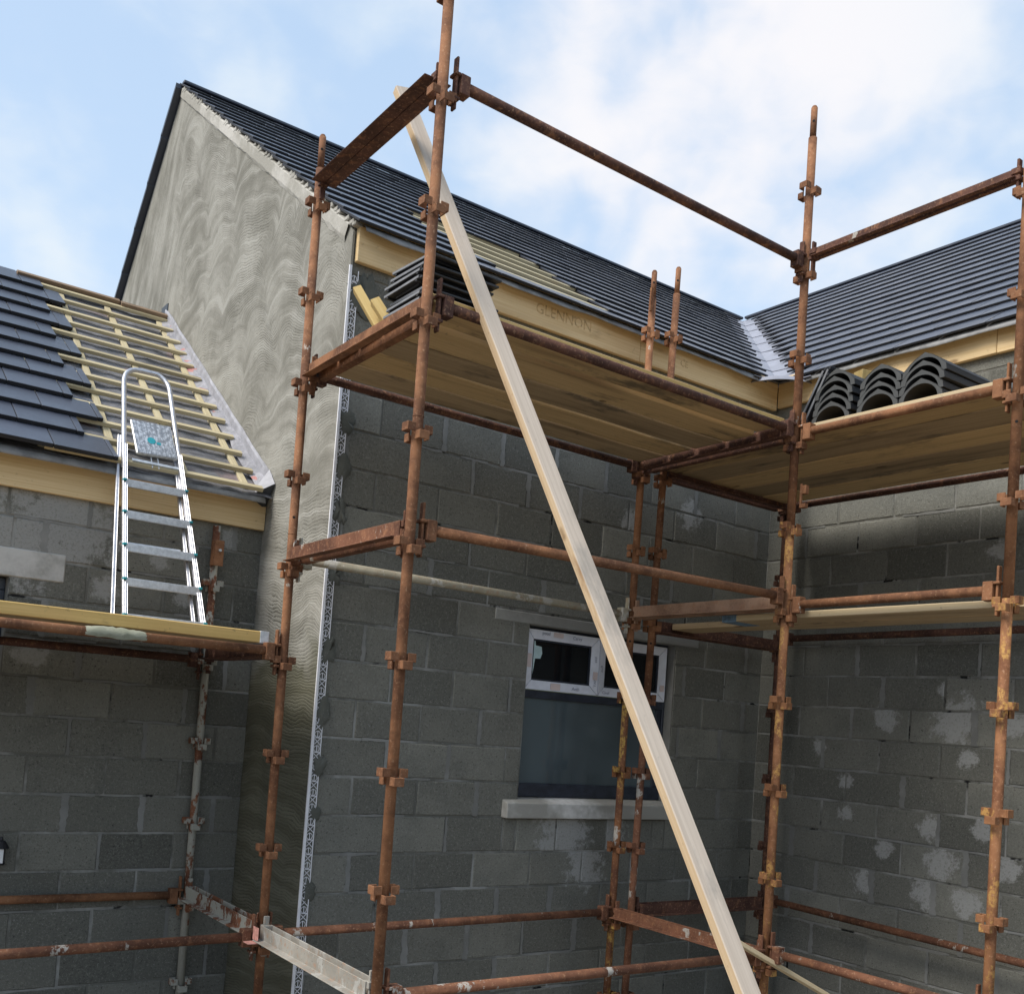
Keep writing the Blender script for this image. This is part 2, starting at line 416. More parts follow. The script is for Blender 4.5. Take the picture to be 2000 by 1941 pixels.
def timber(name, p0, p1, w, t, up, mats, parent=None, bevel=.003, warp=.0, facemats=None):
    """a sawn length of wood, local X along the grain, w across, t thick"""
    M = frame(p0, p1, up); L = (V(p1) - V(p0)).length; mb = MB(); n = max(1, int(L / .35)) if warp else 1
    rng = random.Random(hash(name) % 1000 + int(L * 1000))
    i = 0
    offs = [(0, 0)] + [(rng.uniform(-warp, warp), rng.uniform(-warp, warp)) for _ in range(n - 1)] + [(0, 0)]
    for k in range(n + 1):
        x = -L / 2 + L * k / n; dy, dz = offs[k]
        mb.v += [V((x, -w / 2 + dy, -t / 2 + dz)), V((x, w / 2 + dy, -t / 2 + dz)), V((x, w / 2 + dy, t / 2 + dz)), V((x, -w / 2 + dy, t / 2 + dz))]
    fm = facemats or (0, 0, 0, 0, 0)
    for k in range(n):
        a = 4 * k; b = a + 4
        for j in range(4):
            mb.f.append((a + j, a + (j + 1) % 4, b + (j + 1) % 4, b + j)); mb.m.append(fm[j])
    mb.f.append((3, 2, 1, 0)); mb.m.append(fm[4]); q = 4 * n
    mb.f.append((q, q + 1, q + 2, q + 3)); mb.m.append(fm[4])
    # faces: 0 bottom, 1 +side, 2 top, 3 -side
    mb.f = [tuple(reversed(f)) for f in mb.f]
    return build(mb, name, mats, parent, M=M, bevel=bevel)
def text(body, name, size, origin, ax, ay, mat, parent, ext=.0006):
    cu = D.curves.new(name, 'FONT'); cu.body = body; cu.size = size; cu.extrude = ext; cu.resolution_u = 2
    t = D.objects.new(name + '_src', cu); COL.objects.link(t)
    dg = bpy.context.evaluated_depsgraph_get(); me = D.meshes.new_from_object(t.evaluated_get(dg))
    D.objects.remove(t); o = D.objects.new(name, me); COL.objects.link(o)
    me.materials.clear(); me.materials.append(mat)
    ax, ay = V(ax).normalized(), V(ay).normalized(); az = ax.cross(ay)
    M = Matrix((ax, ay, az)).transposed().to_4x4(); WLOC[o.name] = V(origin)
    bpy.context.view_layer.update(); M.translation = V(origin)
    o.parent = parent; o.matrix_local = parent.matrix_world.inverted() @ M
    return o

# ------------------------------------------------------------------ camera, world, sun
cam = D.cameras.new('camera'); co = D.objects.new('camera', cam); COL.objects.link(co); SC.camera = co
YAW, PIT, ROL = R(34.670255), R(2.59995), R(4.217455)
F = V((math.sin(YAW) * math.cos(PIT), math.cos(YAW) * math.cos(PIT), math.sin(PIT)))
R0 = V((math.cos(YAW), -math.sin(YAW), 0)); U0 = R0.cross(F)
Rr = R0 * math.cos(ROL) + U0 * math.sin(ROL); Ur = -R0 * math.sin(ROL) + U0 * math.cos(ROL)
co.matrix_world = Matrix((Rr, Ur, -F)).transposed().to_4x4()
cam.sensor_fit = 'HORIZONTAL'; cam.sensor_width = 36; cam.lens = 2017.02 / 2000 * 36
cam.shift_x = (1000 - 911.07) / 2000; cam.shift_y = (1318.77 - 970.5) / 2000
cam.clip_start = .05; cam.clip_end = 1000

SUN_AZ, SUN_EL = R(-88), R(50)                  # azimuth from +Y towards +X
w = D.worlds.new('World'); SC.world = w; w.use_nodes = True
t = w.node_tree; n = t.nodes; l = t.links; bg = n['Background']
def wn(kind, **kw):
    q = n.new(kind)
    for k, x in kw.items(): setattr(q, k, x)
    return q
def wmath(op, a, b=None):
    q = wn('ShaderNodeMath', operation=op)
    for i, x in enumerate((a, b)):
        if x is None: continue
        if isinstance(x, bpy.types.NodeSocket): l.new(x, q.inputs[i])
        else: q.inputs[i].default_value = x
    return q.outputs[0]
def wrange(fac, a, b, c=0, d=1):
    q = wn('ShaderNodeMapRange', interpolation_type='SMOOTHSTEP'); l.new(fac, q.inputs[0])
    for i, x in zip((1, 2, 3, 4), (a, b, c, d)): q.inputs[i].default_value = x
    return q.outputs[0]
sky = wn('ShaderNodeTexSky', sky_type='NISHITA', sun_disc=False, sun_elevation=SUN_EL, sun_rotation=SUN_AZ, air_density=1.0, dust_density=.6, ozone_density=1.5)
tc = wn('ShaderNodeTexCoord'); sp = wn('ShaderNodeSeparateXYZ'); l.new(tc.outputs['Generated'], sp.inputs[0])
def wnoise(scale, detail, rough, rot=(0, 0, 0), sc=(1, 1, 1), loc=(0, 0, 0), dist=0):
    mp = wn('ShaderNodeMapping'); l.new(tc.outputs['Generated'], mp.inputs[0]); mp.inputs['Scale'].default_value = sc
    mp.inputs['Rotation'].default_value = rot; mp.inputs['Location'].default_value = loc
    q = wn('ShaderNodeTexNoise'); l.new(mp.outputs[0], q.inputs['Vector'])
    q.inputs['Scale'].default_value = scale; q.inputs['Detail'].default_value = detail; q.inputs['Roughness'].default_value = rough
    q.inputs['Distortion'].default_value = dist
    return q.outputs[0]
puffs = wnoise(8.5, 3, .5, (.3, .5, .8), (1, 1, 1.15), (3.1, 1.7, .4), .25)
veil = wnoise(2.6, 5, .55, (.2, -.5, .3), (1, 1, 1.7), (2.4, 8.1, 5.3), .7)
cl = wmath('ADD', wmath('MULTIPLY', puffs, .56), wmath('ADD', wmath('MULTIPLY', veil, .34), wmath('MULTIPLY', wnoise(22, 4, .6, (.1, .4, .2), (1, 1, 1.6), (2, 5, 1), .4), .14)))
dt = wn('ShaderNodeVectorMath', operation='DOT_PRODUCT'); l.new(tc.outputs['Generated'], dt.inputs[0])
dt.inputs[1].default_value = V((.604, .579, .548)).normalized()
glow = wrange(dt.outputs['Value'], .96, .999)
cl = wmath('ADD', cl, wmath('MULTIPLY', glow, .16))
mask = wrange(cl, .47, .74, .04, .86)
mx = wn('ShaderNodeMix', data_type='RGBA'); l.new(mask, mx.inputs[0])
tint = wn('ShaderNodeMix', data_type='RGBA', blend_type='MULTIPLY'); tint.inputs[0].default_value = 1
l.new(sky.outputs[0], tint.inputs[6]); tint.inputs[7].default_value = (3.6, 2.6, 1.8, 1)
vl = wn('ShaderNodeMix', data_type='RGBA'); vl.inputs[0].default_value = .72; l.new(tint.outputs[2], vl.inputs[6]); vl.inputs[7].default_value = (3.35, 4.75, 6.7, 1)
l.new(vl.outputs[2], mx.inputs[6])
cc = wn('ShaderNodeMix', data_type='RGBA'); l.new(glow, cc.inputs[0]); cc.inputs[6].default_value = (5.75, 6.25, 6.65, 1); cc.inputs[7].default_value = (7.0, 6.75, 6.75, 1)
l.new(cc.outputs[2], mx.inputs[7])
l.new(mx.outputs[2], bg.inputs[0]); bg.inputs[1].default_value = .1

sun = D.lights.new('sun', 'SUN'); so = D.objects.new('sun', sun); COL.objects.link(so)
sun.energy = 2.6; sun.angle = R(28); sun.color = (1, .95, .86)
sd = V((math.sin(SUN_AZ) * math.cos(SUN_EL), math.cos(SUN_AZ) * math.cos(SUN_EL), math.sin(SUN_EL)))
so.rotation_euler = sd.to_track_quat('Z', 'Y').to_euler(); so.location = sd * 30

SC.view_settings.view_transform = 'Standard'; SC.view_settings.look = 'None'
SC.view_settings.exposure = 0.56; SC.view_settings.gamma = 1

# ------------------------------------------------------------------ ground
g = MB(); g.poly([(-300, -300, GZ), (300, -300, GZ), (300, 300, GZ), (-300, 300, GZ)])
tag(build(g, 'ground', GROUND), kind='structure')

hm = MB(); N = 96; rows = []  # ring of hills added out of view to block low sky light
for (rad, hz) in ((55, -.1), (75, 8), (95, 15), (130, 19), (200, 16)):
    rows.append([(math.cos(2 * math.pi * k / N) * rad, math.sin(2 * math.pi * k / N) * rad, GZ + hz * (.8 + .25 * math.sin(k * .41) + .15 * math.sin(k * 1.13 + 1))) for k in range(N + 1)])
hm.grid(rows)
tag(build(hm, 'unseen_hill_ring', simple('light_blocker_green', (.045, .055, .028), .95, 0, .4, .12, .3, .1), smooth=True), kind='structure')

# ------------------------------------------------------------------ the house
XG, YB, XC, YA = 2.669, 5.34, 6.485, 6.293      # gable plane, window wall, side wall, wing wall
PITCH = .2245; PH = -.59                         # block course height and a bed joint level
house = empty('block_house', (XG, YB, GZ))
tag(house, 'unfinished grey concrete block house with rendered gable, dark tiled roofs and bare timber fascias', 'house')

def block_wall(name, o, u, nrm, L, z0, z1, openings, seed, patches=(), first=0.0, smear=.42, parent=house, pstr=.9):
    """o: wall origin on the face at z=0; u: unit along the wall; nrm: outward; openings: (a0,a1,z0,z1)"""
    rng = random.Random(seed); o, u, nrm = V(o), V(u), V(nrm); up = V((0, 0, 1)); mb = MB()
    P = lambda a, z, d: o + u * a + up * z + nrm * d
    # backing with holes (front skin = recessed mortar)
    xs = sorted({0, L} | {x for q in openings for x in q[:2]}); zs = sorted({z0, z1} | {z for q in openings for z in q[2:]})
    for a0, a1 in zip(xs, xs[1:]):
        for b0, b1 in zip(zs, zs[1:]):
            am, bm = (a0 + a1) / 2, (b0 + b1) / 2
            if any(q[0] < am < q[1] and q[2] < bm < q[3] for q in openings): continue
            mb.poly([P(a0, b0, -.004), P(a1, b0, -.004), P(a1, b1, -.004), P(a0, b1, -.004)], 1)
            mb.poly([P(a0, b0, -.20), P(a0, b1, -.20), P(a1, b1, -.20), P(a1, b0, -.20)], 1)
    for q in openings:                            # reveals
        a0, a1, b0, b1 = q
        for pts in ([(a0, b0), (a0, b1)], [(a1, b1), (a1, b0)], [(a0, b1), (a1, b1)], [(a1, b0), (a0, b0)]):
            (s0, t0), (s1, t1) = pts
            mb.poly([P(s0, t0, -.004), P(s1, t1, -.004), P(s1, t1, -.20), P(s0, t0, -.20)], 2)
    def block(a0, a1, b0, b1):
        if a1 - a0 < .03 or b1 - b0 < .03: return
        j = .0045; a0 += j + rng.uniform(-.002, .003); a1 -= j + rng.uniform(-.002, .003); b0 += j + rng.uniform(-.001, .002); b1 -= j + rng.uniform(-.001, .002)
        e = .006; d = rng.uniform(-.0012, .0025); i0 = len(mb.v); t1 = [rng.uniform(-.0012, .0012) for _ in range(4)]
        out = [P(a0, b0, -.014), P(a1, b0, -.014), P(a1, b1, -.014), P(a0, b1, -.014)]
        mid = [P(a0, b0, d - .005), P(a1, b0, d - .005), P(a1, b1, d - .005), P(a0, b1, d - .005)]
        # ragged arrises: split the edge into short runs
        nseg = max(2, int((a1 - a0) / .055)); ring = []; inn = []
        def rag(): return rng.choice((0, 0, 0, .001, .002, .004))
        for k in range(nseg): ring.append((a0 + (a1 - a0) * k / nseg, b0, 0, 1))
        for k in range(3): ring.append((a1, b0 + (b1 - b0) * k / 3, -1, 0))
        for k in range(nseg): ring.append((a1 - (a1 - a0) * k / nseg, b1, 0, -1))
        for k in range(3): ring.append((a0, b1 - (b1 - b0) * k / 3, 1, 0))
        N = len(ring); i = len(mb.v)
        for (a, b, da, db) in ring: mb.v.append(P(a, b, -.014))
        for (a, b, da, db) in ring:
            r = rag(); mb.v.append(P(a + da * r, b + db * r, d - .005))
        cx, cz = (a0 + a1) / 2, (b0 + b1) / 2
        for (a, b, da, db) in ring:
            ea = e * (1 if a < cx else -1); eb = e * (1 if b < cz else -1); r = rag()
            mb.v.append(P(a + (ea if abs(a - a0) < 1e-6 or abs(a - a1) < 1e-6 else 0) + da * r, b + (eb if abs(b - b0) < 1e-6 or abs(b - b1) < 1e-6 else 0) + db * r, d))
        for lv in (0, 1):
            for k in range(N):
                mb.f.append((i + lv * N + k, i + lv * N + (k + 1) % N, i + (lv + 1) * N + (k + 1) % N, i + (lv + 1) * N + k)); mb.m.append(0)
        mb.f.append(tuple(i + 2 * N + k for k in range(N))); mb.m.append(0)
        c = P((a0 + a1) / 2, (b0 + b1) / 2, d); best = None
        for (pa, pz, pr) in patches:
            dx = max(a0 - pa, 0, pa - a1); dz = max(b0 - pz, 0, pz - b1); q = math.hypot(dx, dz) - pr
            if q < 0 and (best is None or q < best[0]): best = (q, pa, pz, pr)
        tone = min(1, max(0, rng.gauss(.48, .24)))
        if best: mb.setatt(i0, tone=tone, pc=tuple(P(best[1], best[2], d)), pr=best[3] * 1.15, ps=pstr)
        elif rng.random() < .0:
            mb.setatt(i0, tone=tone, pc=tuple(P(rng.uniform(a0, a1), rng.uniform(b0, b1), d)), pr=rng.uniform(.02, .055), ps=.6)
        else: mb.setatt(i0, tone=tone, pc=(0.0, 0.0, -99.0), pr=0.01, ps=0.0)
    def smear_v(a, b0, b1):
        w0 = rng.uniform(.012, .032); pts = []; k = 9; i = len(mb.v)
        L1 = [(a - w0 * rng.uniform(.45, 1.0), b0 + (b1 - b0) * j / k) for j in range(k + 1)]
        L2 = [(a + w0 * rng.uniform(.45, 1.0), b0 + (b1 - b0) * j / k) for j in range(k + 1)]
        for j in range(k):
            mb.poly([P(*L1[j], .0032), P(*L2[j], .0032), P(*L2[j + 1], .0032), P(*L1[j + 1], .0032)], 2)
    def smear_h(a0, a1, b):
        k = max(3, int((a1 - a0) / .05))
        lo = [(a0 + (a1 - a0) * j / k, b - rng.uniform(.004, .013)) for j in range(k + 1)]
        hi = [(a0 + (a1 - a0) * j / k, b + rng.uniform(.003, .010)) for j in range(k + 1)]
        for j in range(k): mb.poly([P(*lo[j], .0028), P(*lo[j + 1], .0028), P(*hi[j + 1], .0028), P(*hi[j], .0028)], 2)
    k0 = math.floor((z0 - PH) / PITCH)
    for k in range(k0, int((z1 - PH) / PITCH) + 1):
        b0, b1 = max(z0, PH + k * PITCH), min(z1, PH + (k + 1) * PITCH)
        if b1 - b0 < .03: continue
        a = first - (.225 if k % 2 else 0) - .45 * 2 + rng.uniform(-.02, .02); cuts = []
        while a < L + .5:
            cuts.append(a); a += .45 + rng.uniform(-.006, .006)
        for a0, a1 in zip(cuts, cuts[1:]):
            a0, a1 = max(0, a0), min(L, a1)
            if a1 - a0 < .03: continue
            segs = [(a0, a1, b0, b1)]
            for q in openings:
                ns = []
                for (s0, s1, c0, c1) in segs:
                    if s1 <= q[0] or s0 >= q[1] or c1 <= q[2] or c0 >= q[3]: ns.append((s0, s1, c0, c1)); continue
                    if s0 < q[0]: ns.append((s0, q[0], c0, c1))
                    if s1 > q[1]: ns.append((q[1], s1, c0, c1))
                    m0, m1 = max(s0, q[0]), min(s1, q[1])
                    if c0 < q[2]: ns.append((m0, m1, c0, q[2]))
                    if c1 > q[3]: ns.append((m0, m1, q[3], c1))
                segs = ns
            for q in segs: block(*q)
            free = lambda a, b: not any(q[0] - .04 < a < q[1] + .04 and q[2] - .02 < b < q[3] + .02 for q in openings)
            if rng.random() < smear and a0 > .05 and free(a0, (b0 + b1) / 2): smear_v(a0, b0 + .004, b1 - .004)
            if a1 - a0 > .34 and rng.random() < smear * .8 and free((a0 + a1) / 2, b0) and free(a0, b0) and free(a1, b0): smear_h(a0 + rng.uniform(0, .15), a1 - rng.uniform(0, .15), b0)
    ends = [(0, -1), (L, 1)]
    for a, sg in ends: mb.poly([P(a, z0, -.004), P(a, z0, -.2), P(a, z1, -.2), P(a, z1, -.004)][::sg], 1)
    return build(mb, name, [BLOCK, MORTAR, SMEAR], parent)

PB = [(4.31, -.68, .078), (4.58, -.7, .19), (5.0, -.71, .16), (4.79, -.91, .15), (4.42, -.87, .06), (5.17, -.92, .075), (5.0, 1.5, .08), (5.6, 1.65, .1)]
WX0, WX1, WZ0, WZ1 = 4.172, 5.535, -.462, .672
front = block_wall('front_wall', (XG, YB, 0), (1, 0, 0), (0, -1, 0), XC - XG + .12, GZ, 2.83,
                   [(WX0 - XG, WX1 - XG, WZ0 - .13, WZ1 + .075)], 11, [(a - XG, z, r) for a, z, r in PB], first=.27, pstr=.75)
PCC = [(4.76, .01, .051), (3.63, 0, .055), (3.54, -.02, .045), (4.52, -.22, .052), (3.85, -.46, .08), (3.5, -.44, .07), (4.2, -.66, .065), (3.78, -.69, .1), (4.33, -.91, .085), (4.08, -.89, .058), (3.86, -.91, .1), (3.59, -.92, .09), (4.5, -.45, .055), (3.34, -.67, .08), (4.24, .24, .085), (3.71, .25, .15), (3.51, .46, .06), (3.81, .45, .04), (3.48, 1.35, .07), (3.34, .24, .07), (3.64, 1.37, .035)]
block_wall('side_wall', (XC, YB, 0), (0, -1, 0), (-1, 0, 0), 5.0, GZ, 2.83, [], 23, [(YB - a, z, r) for a, z, r in PCC], first=.16, pstr=.8)
PA = [(.95, .97, .22), (1.43, .99, .30), (1.15, .86, .26), (1.3, .7, .1), (1.58, .72, .05), (1.69, .64, .07), (1.9, 1.04, .12), (2.0, .86, .06), (2.0, .62, .035), (2.17, .64, .05), (2.44, 1.07, .06), (1.31, .21, .09)]
AX0 = -3.0
AW = (-.2, 1.158, -.75, .632)
block_wall('wing_wall', (AX0, YA, 0), (1, 0, 0), (0, -1, 0), XG - AX0 - .003, GZ, 1.30,
           [(AW[0] - AX0, AW[1] - AX0, AW[2], AW[3] + .16)], 31, [(a - AX0, z, r) for a, z, r in PA], first=.30, pstr=.62)

# rendered gable
SL = .7067                                       # main roof slope
YR, ZR = 8.83, 5.36                              # main ridge
gm = MB(); pk = (8.84, 5.30); rs = 1.06
prof = [(YB - .012, GZ), (YB - .012, 2.80), (5.40, 2.885), pk, (11.6, pk[1] - rs * (11.6 - pk[0])), (11.6, GZ)]
gm.poly([(XG - .014, y, z) for y, z in reversed(prof)], 0)
for (a, b) in zip(prof, prof[1:] + prof[:1]):
    gm.poly([(XG - .014, a[0], a[1]), (XG - .014, b[0], b[1]), (XG + .0, b[0], b[1]), (XG + .0, a[0], a[1])], 0)
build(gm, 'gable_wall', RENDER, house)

# lintels and the window
lb = MB(); lb.box((3.88, YB - .006, .675), (5.77, YB + .2, .748)); build(lb, 'lintel', CONC_DARK, house, bevel=.005)
lb = MB(); lb.box((-.6, YA - .007, .636), (1.455, YA + .2, .80)); build(lb, 'lintel', LINTEL_PALE, house, bevel=.006)
win = empty('window', (4.86, YB, -.5), house)
wb = MB(); yf = YB + .075
fw = .062
for (x0, x1, z0, z1) in ((WX0, WX1, WZ0, WZ0 + .09), (WX0, WX1, WZ1 - .014, WZ1), (WX0, WX0 + .020, WZ0 + .09, WZ1 - .014), (WX1 - .020, WX1, WZ0 + .09, WZ1 - .014), (WX0 + .02, WX1 - .02, .196, .25)):
    wb.box((x0, yf, z0), (x1, yf + .07, z1))
wb.box((WX0 + .02, yf + .012, WZ0 + .09), (WX0 + .05, yf + .07, .196)); wb.box((WX1 - .07, yf + .012, WZ0 + .09), (WX1 - .02, yf + .07, .196))
build(wb, 'frame', ANTHRA, win, bevel=.004)
for (x0, x1) in ((4.207, 4.852), (4.860, 5.513)):
    s = MB(); z0, z1 = .254, .654; f = .062; y0, y1 = yf - .012, yf + .05
    # mitred leaves
    o_ = [(x0, z0), (x1, z0), (x1, z1), (x0, z1)]; i_ = [(x0 + f, z0 + f), (x1 - f, z0 + f), (x1 - f, z1 - f), (x0 + f, z1 - f)]
    gap = .0030
    for k in range(4):
        a, b = o_[k], o_[(k + 1) % 4]; c, d = i_[(k + 1) % 4], i_[k]
        cx = sum(q[0] for q in (a, b, c, d)) / 4; cz = sum(q[1] for q in (a, b, c, d)) / 4
        sh = lambda q: (q[0] + (gap if q[0] < cx else -gap) * (k % 2 == 0), q[1] + (gap if q[1] < cz else -gap) * (k % 2 == 1))
        a, b, c, d = map(sh, (a, b, c, d))
        s.hexa([(a[0], y0, a[1]), (b[0], y0, b[1]), (b[0], y1, b[1]), (a[0], y1, a[1]), (d[0], y0 + .012, d[1]), (c[0], y0 + .012, c[1]), (c[0], y1, c[1]), (d[0], y1, d[1])])
    build(s, 'sash', FILM, win)
    gl = MB(); gl.box((x0 + f - .004, yf + .018, z0 + f - .004), (x1 - f + .004, yf + .03, z1 - f + .004)); build(gl, 'pane', GLASS_BLK, win)
    gk = MB(); e = .012
    for (p, q) in (((x0 + f - .001, z0 + f - .001), (x1 - f + .001, z0 + f + e)), ((x0 + f - .001, z1 - f - e), (x1 - f + .001, z1 - f + .001)), ((x0 + f - .001, z0 + f + e), (x0 + f + e, z1 - f - e)), ((x1 - f - e, z0 + f + e), (x1 - f + .001, z1 - f - e))):
        gk.box((p[0], yf + .006, p[1]), (q[0], yf + .017, q[1]))
    build(gk, 'gasket', ANTHRA, win)
gl = MB(); gl.box((WX0 + .045, yf + .022, WZ0 + .085), (WX1 - .065, yf + .034, .20)); build(gl, 'pane', GLASS, win)
sk = MB(); sk.poly([(4.285, yf + .0165, .33), (4.285, yf + .0165, .578), (4.30, yf + .0165, .585), (4.302, yf + .0165, .55), (4.355, yf + .0165, .545), (4.363, yf + .0165, .50), (4.35, yf + .0165, .465), (4.305, yf + .0165, .462), (4.297, yf + .0165, .40)])
tag(build(sk, 'sticker', CYAN, win), 'pale torn sticker on the dark upper pane')
for (x, z, ww, hh) in ((4.43, .618, .085, .032), (4.43, .262, .085, .044), (4.212, .40, .04, .09), (4.805, .36, .04, .055), (5.462, .33, .04, .045)):
    st = MB(); st.box((x, yf - .0142, z), (x + ww, yf - .0122, z + hh)); build(st, 'sticker', PEACH, win)
for body, x, z, ang, sz in (('poud', 4.33, .625, 0, .034), ('Carey', 4.60, .618, 0, .034), ('Anth', 4.62, .272, 0, .034), ('YAMA', 4.836, .31, 90, .032), ('esd', 4.83, .48, 90, .03), ('Civail', 4.90, .27, 0, .03), ('ou9', 4.893, .42, 90, .03)):
    ax = (math.cos(R(ang)), 0, math.sin(R(ang))); ay = (-math.sin(R(ang)), 0, math.cos(R(ang)))
    text(body, 'film_print', sz, (x, yf - .0132, z), ax, ay, FILM_INK, win)
sl = MB(); sl.extrude([(YB - .06, -.592), (YB + .12, -.592), (YB + .12, -.464), (YB + .02, -.468), (YB - .06, -.492)], (4.045, 0, 0), (0, 1, 0), (0, 0, 1), (1, 0, 0), 1.475)
build(sl, 'window_sill', CONC, win, bevel=.007, seg=2)
# wing window
ww = empty('window', (.5, YA, -.75), house); fb = MB(); y0 = YA + .08
for (x0, x1, z0, z1) in ((AW[0], AW[1], AW[2], AW[2] + .07), (AW[0], AW[1], AW[3] - .07, AW[3]), (AW[0], AW[0] + .07, AW[2] + .07, AW[3] - .07), (AW[1] - .075, AW[1], AW[2] + .07, AW[3] - .07)):
    fb.box((x0, y0, z0), (x1, y0 + .07, z1))
build(fb, 'frame', ANTHRA, ww, bevel=.004)
gl = MB(); gl.box((AW[0] + .065, y0 + .02, AW[2] + .065), (AW[1] - .07, y0 + .035, AW[3] - .065)); build(gl, 'pane', GLASS, ww)

# fascias
def fascia(p0, p1, z0, z1, nrm, th=.035, name='fascia_board'):
    c0 = V((p0[0], p0[1], (z0 + z1) / 2)); c1 = V((p1[0], p1[1], (z0 + z1) / 2)); h = V(nrm) * (th / 2)
    return timber(name, c0 + h, c1 + h, z1 - z0, th, nrm, W_FASCIA, house, .004)
fbo = fascia((XG + .012, YB - .004), (4.95, YB - .004), 2.622, 2.86, (0, -1, 0))
fascia((4.953, YB - .004), (XC - .04, YB - .004), 2.624, 2.86, (0, -1, 0))
fascia((XC - .004, YB - .04), (XC - .004, 3.56), 2.642, 2.885, (-1, 0, 0))
fascia((XC - .004, 3.557), (XC - .004, .4), 2.640, 2.883, (-1, 0, 0))
fascia((AX0, YA - .004), (2.085, YA - .004), 1.138, 1.325, (0, -1, 0))
fascia((2.089, YA - .006), (2.652, YA - .006), 1.140, 1.327, (0, -1, 0))
text('GLENNON', 'stamp_text', .10, (4.00, YB - .0398, 2.705), (1, 0, .0), (0, 0, 1), STAMP, fbo)
text('CE', 'stamp_text', .07, (5.35, YB - .0398, 2.70), (1, 0, 0), (0, 0, 1), STAMP, fbo)
timber('tilting_fillet', (1.765, YA - .065, 1.333), (2.553, YA - .065, 1.338), .05, .042, (0, -1, .25), W_FASCIA, house)

# ---------------- roofs
def tiles(name, org, u, up, rows, gauge, spans, tw, parent, hb=.042, th=.017, lap=.085, cut=None, seed=3, mats=(TILE, TILE_EDGE)):
    """org: eave corner; u along the eave; up unit vector up the slope; spans(row)->[(a0,a1)]"""
    rng = random.Random(seed); org, u, up = V(org), V(u), V(up); nr = u.cross(up).normalized()
    if nr.z < 0: nr = -nr
    mb = MB()
    for k in range(rows):
        s0 = k * gauge; s1 = s0 + gauge + lap
        for (a0, a1) in spans(k):
            a = math.floor(a0 / tw) * tw - (tw / 2 if k % 2 else 0) - tw
            edges = [a0]; x = a
            while x < a1 - .03:
                if x > a0 + .03: edges.append(x)
                x += tw
            edges.append(a1)
            for e0, e1 in zip(edges, edges[1:]):
                i0 = len(mb.v); dz = rng.uniform(-.0010, .0010); ds = rng.uniform(-.006, .006); hl, hh = hb + dz, hb - th * (gauge + lap) / gauge - .001 + dz
                P = lambda aa, ss, hh_: org + u * aa + up * ss + nr * hh_
                e0_, e1_ = e0 + .0022, e1 - .0022
                mb.hexa([P(e0_, s0 + ds, hl - th), P(e1_, s0 + ds, hl - th), P(e1_, s1, hh - th), P(e0_, s1, hh - th),
                         P(e0_, s0 + ds, hl), P(e1_, s0 + ds, hl), P(e1_, s1, hh), P(e0_, s1, hh)], [1, 0, 1, 1, 0, 1])
                mb.setatt(i0, tone=min(1, max(0, rng.gauss(.5, .22))))
    return build(mb, name, list(mats), parent, bevel=.0025)

cosB = 1 / math.hypot(1, SL); upB = V((0, cosB, SL * cosB)); upC = V((cosB, 0, SL * cosB))
EB, EC, EZ = 5.25, 6.39, 2.80                    # eave lines (tile undersides)
GB = .2745; NB = 16
# main roof: underlay deck, rear slope, tiles, battens
md = MB()
def ptB(x, y, d=0): return V((x, y, EZ + SL * (y - EB))) + V((0, -SL * cosB, cosB)) * d
def ptC(x, y, d=0): return V((x, y, EZ + SL * (x - EC))) + V((-SL * cosB, 0, cosB)) * d
XVT = EC + (YR - EB)                              # where the ridges meet
md.poly([ptB(XG, EB + .03), ptB(EC + .03, EB + .03), ptB(XVT, YR), ptB(XG, YR)], 0)
md.poly([ptB(XG, YR), ptB(XVT + 4, YR), V((XVT + 4, 12.4, EZ)), V((XG, 12.4, EZ - .6))], 1)
mroof = build(md, 'main_roof', [FELT, TILE], house)
gapL = {1: 3.769, 2: 3.702, 3: 3.736, 4: 3.578, 5: 3.636}; gapR = {1: 4.766, 2: 4.827, 3: 4.768, 4: 4.806, 5: 4.769}
def spansB(k):
    s = k * GB * cosB + .05; xe = EC + s - .20 + (k % 2) * .02
    if k in gapL: return [(-.03, gapL[k] - XG), (gapR[k] - XG, xe - XG)]
    return [(-.03, xe - XG)]
tiles('roof_tiles', ptB(XG, EB), (1, 0, 0), upB, NB, GB, spansB, .33, mroof, seed=5)
for k in range(1, 7):
    s = k * GB + .03; c = ptB(0, EB) + upB * s
    nr = V((0, -SL * cosB, cosB))
    timber('batten', V((3.3, c.y, c.z)) + nr * .012, V((5.6, c.y, c.z)) + nr * .012, .045, .024, nr, W_BATTEN, mroof, .002)
# ridge capping course
rb = MB(); rb.box((XG - .02, YR - .035, ZR + .0), (XVT - .02, YR + .03, ZR + .028)); build(rb, 'ridge_course', TILE, mroof, bevel=.006)
# far verge of the rear slope (tile ends seen along the left rake)
rv = MB(); nrow = 9
for k in range(nrow):
    y0 = pk[0] + .0 + k * .3; y1 = y0 + .33; zf = lambda y: pk[1] + .05 - rs * (y - pk[0])
    rv.hexa([(XG - .075, y0, zf(y0) - .035), (XG + .6, y0, zf(y0) - .035), (XG + .6, y1, zf(y1) - .02), (XG - .075, y1, zf(y1) - .02),
             (XG - .075, y0, zf(y0) + .005), (XG + .6, y0, zf(y0) + .005), (XG + .6, y1, zf(y1) + .03), (XG - .075, y1, zf(y1) + .03)])
build(rv, 'rear_verge_tiles', TILE, mroof)
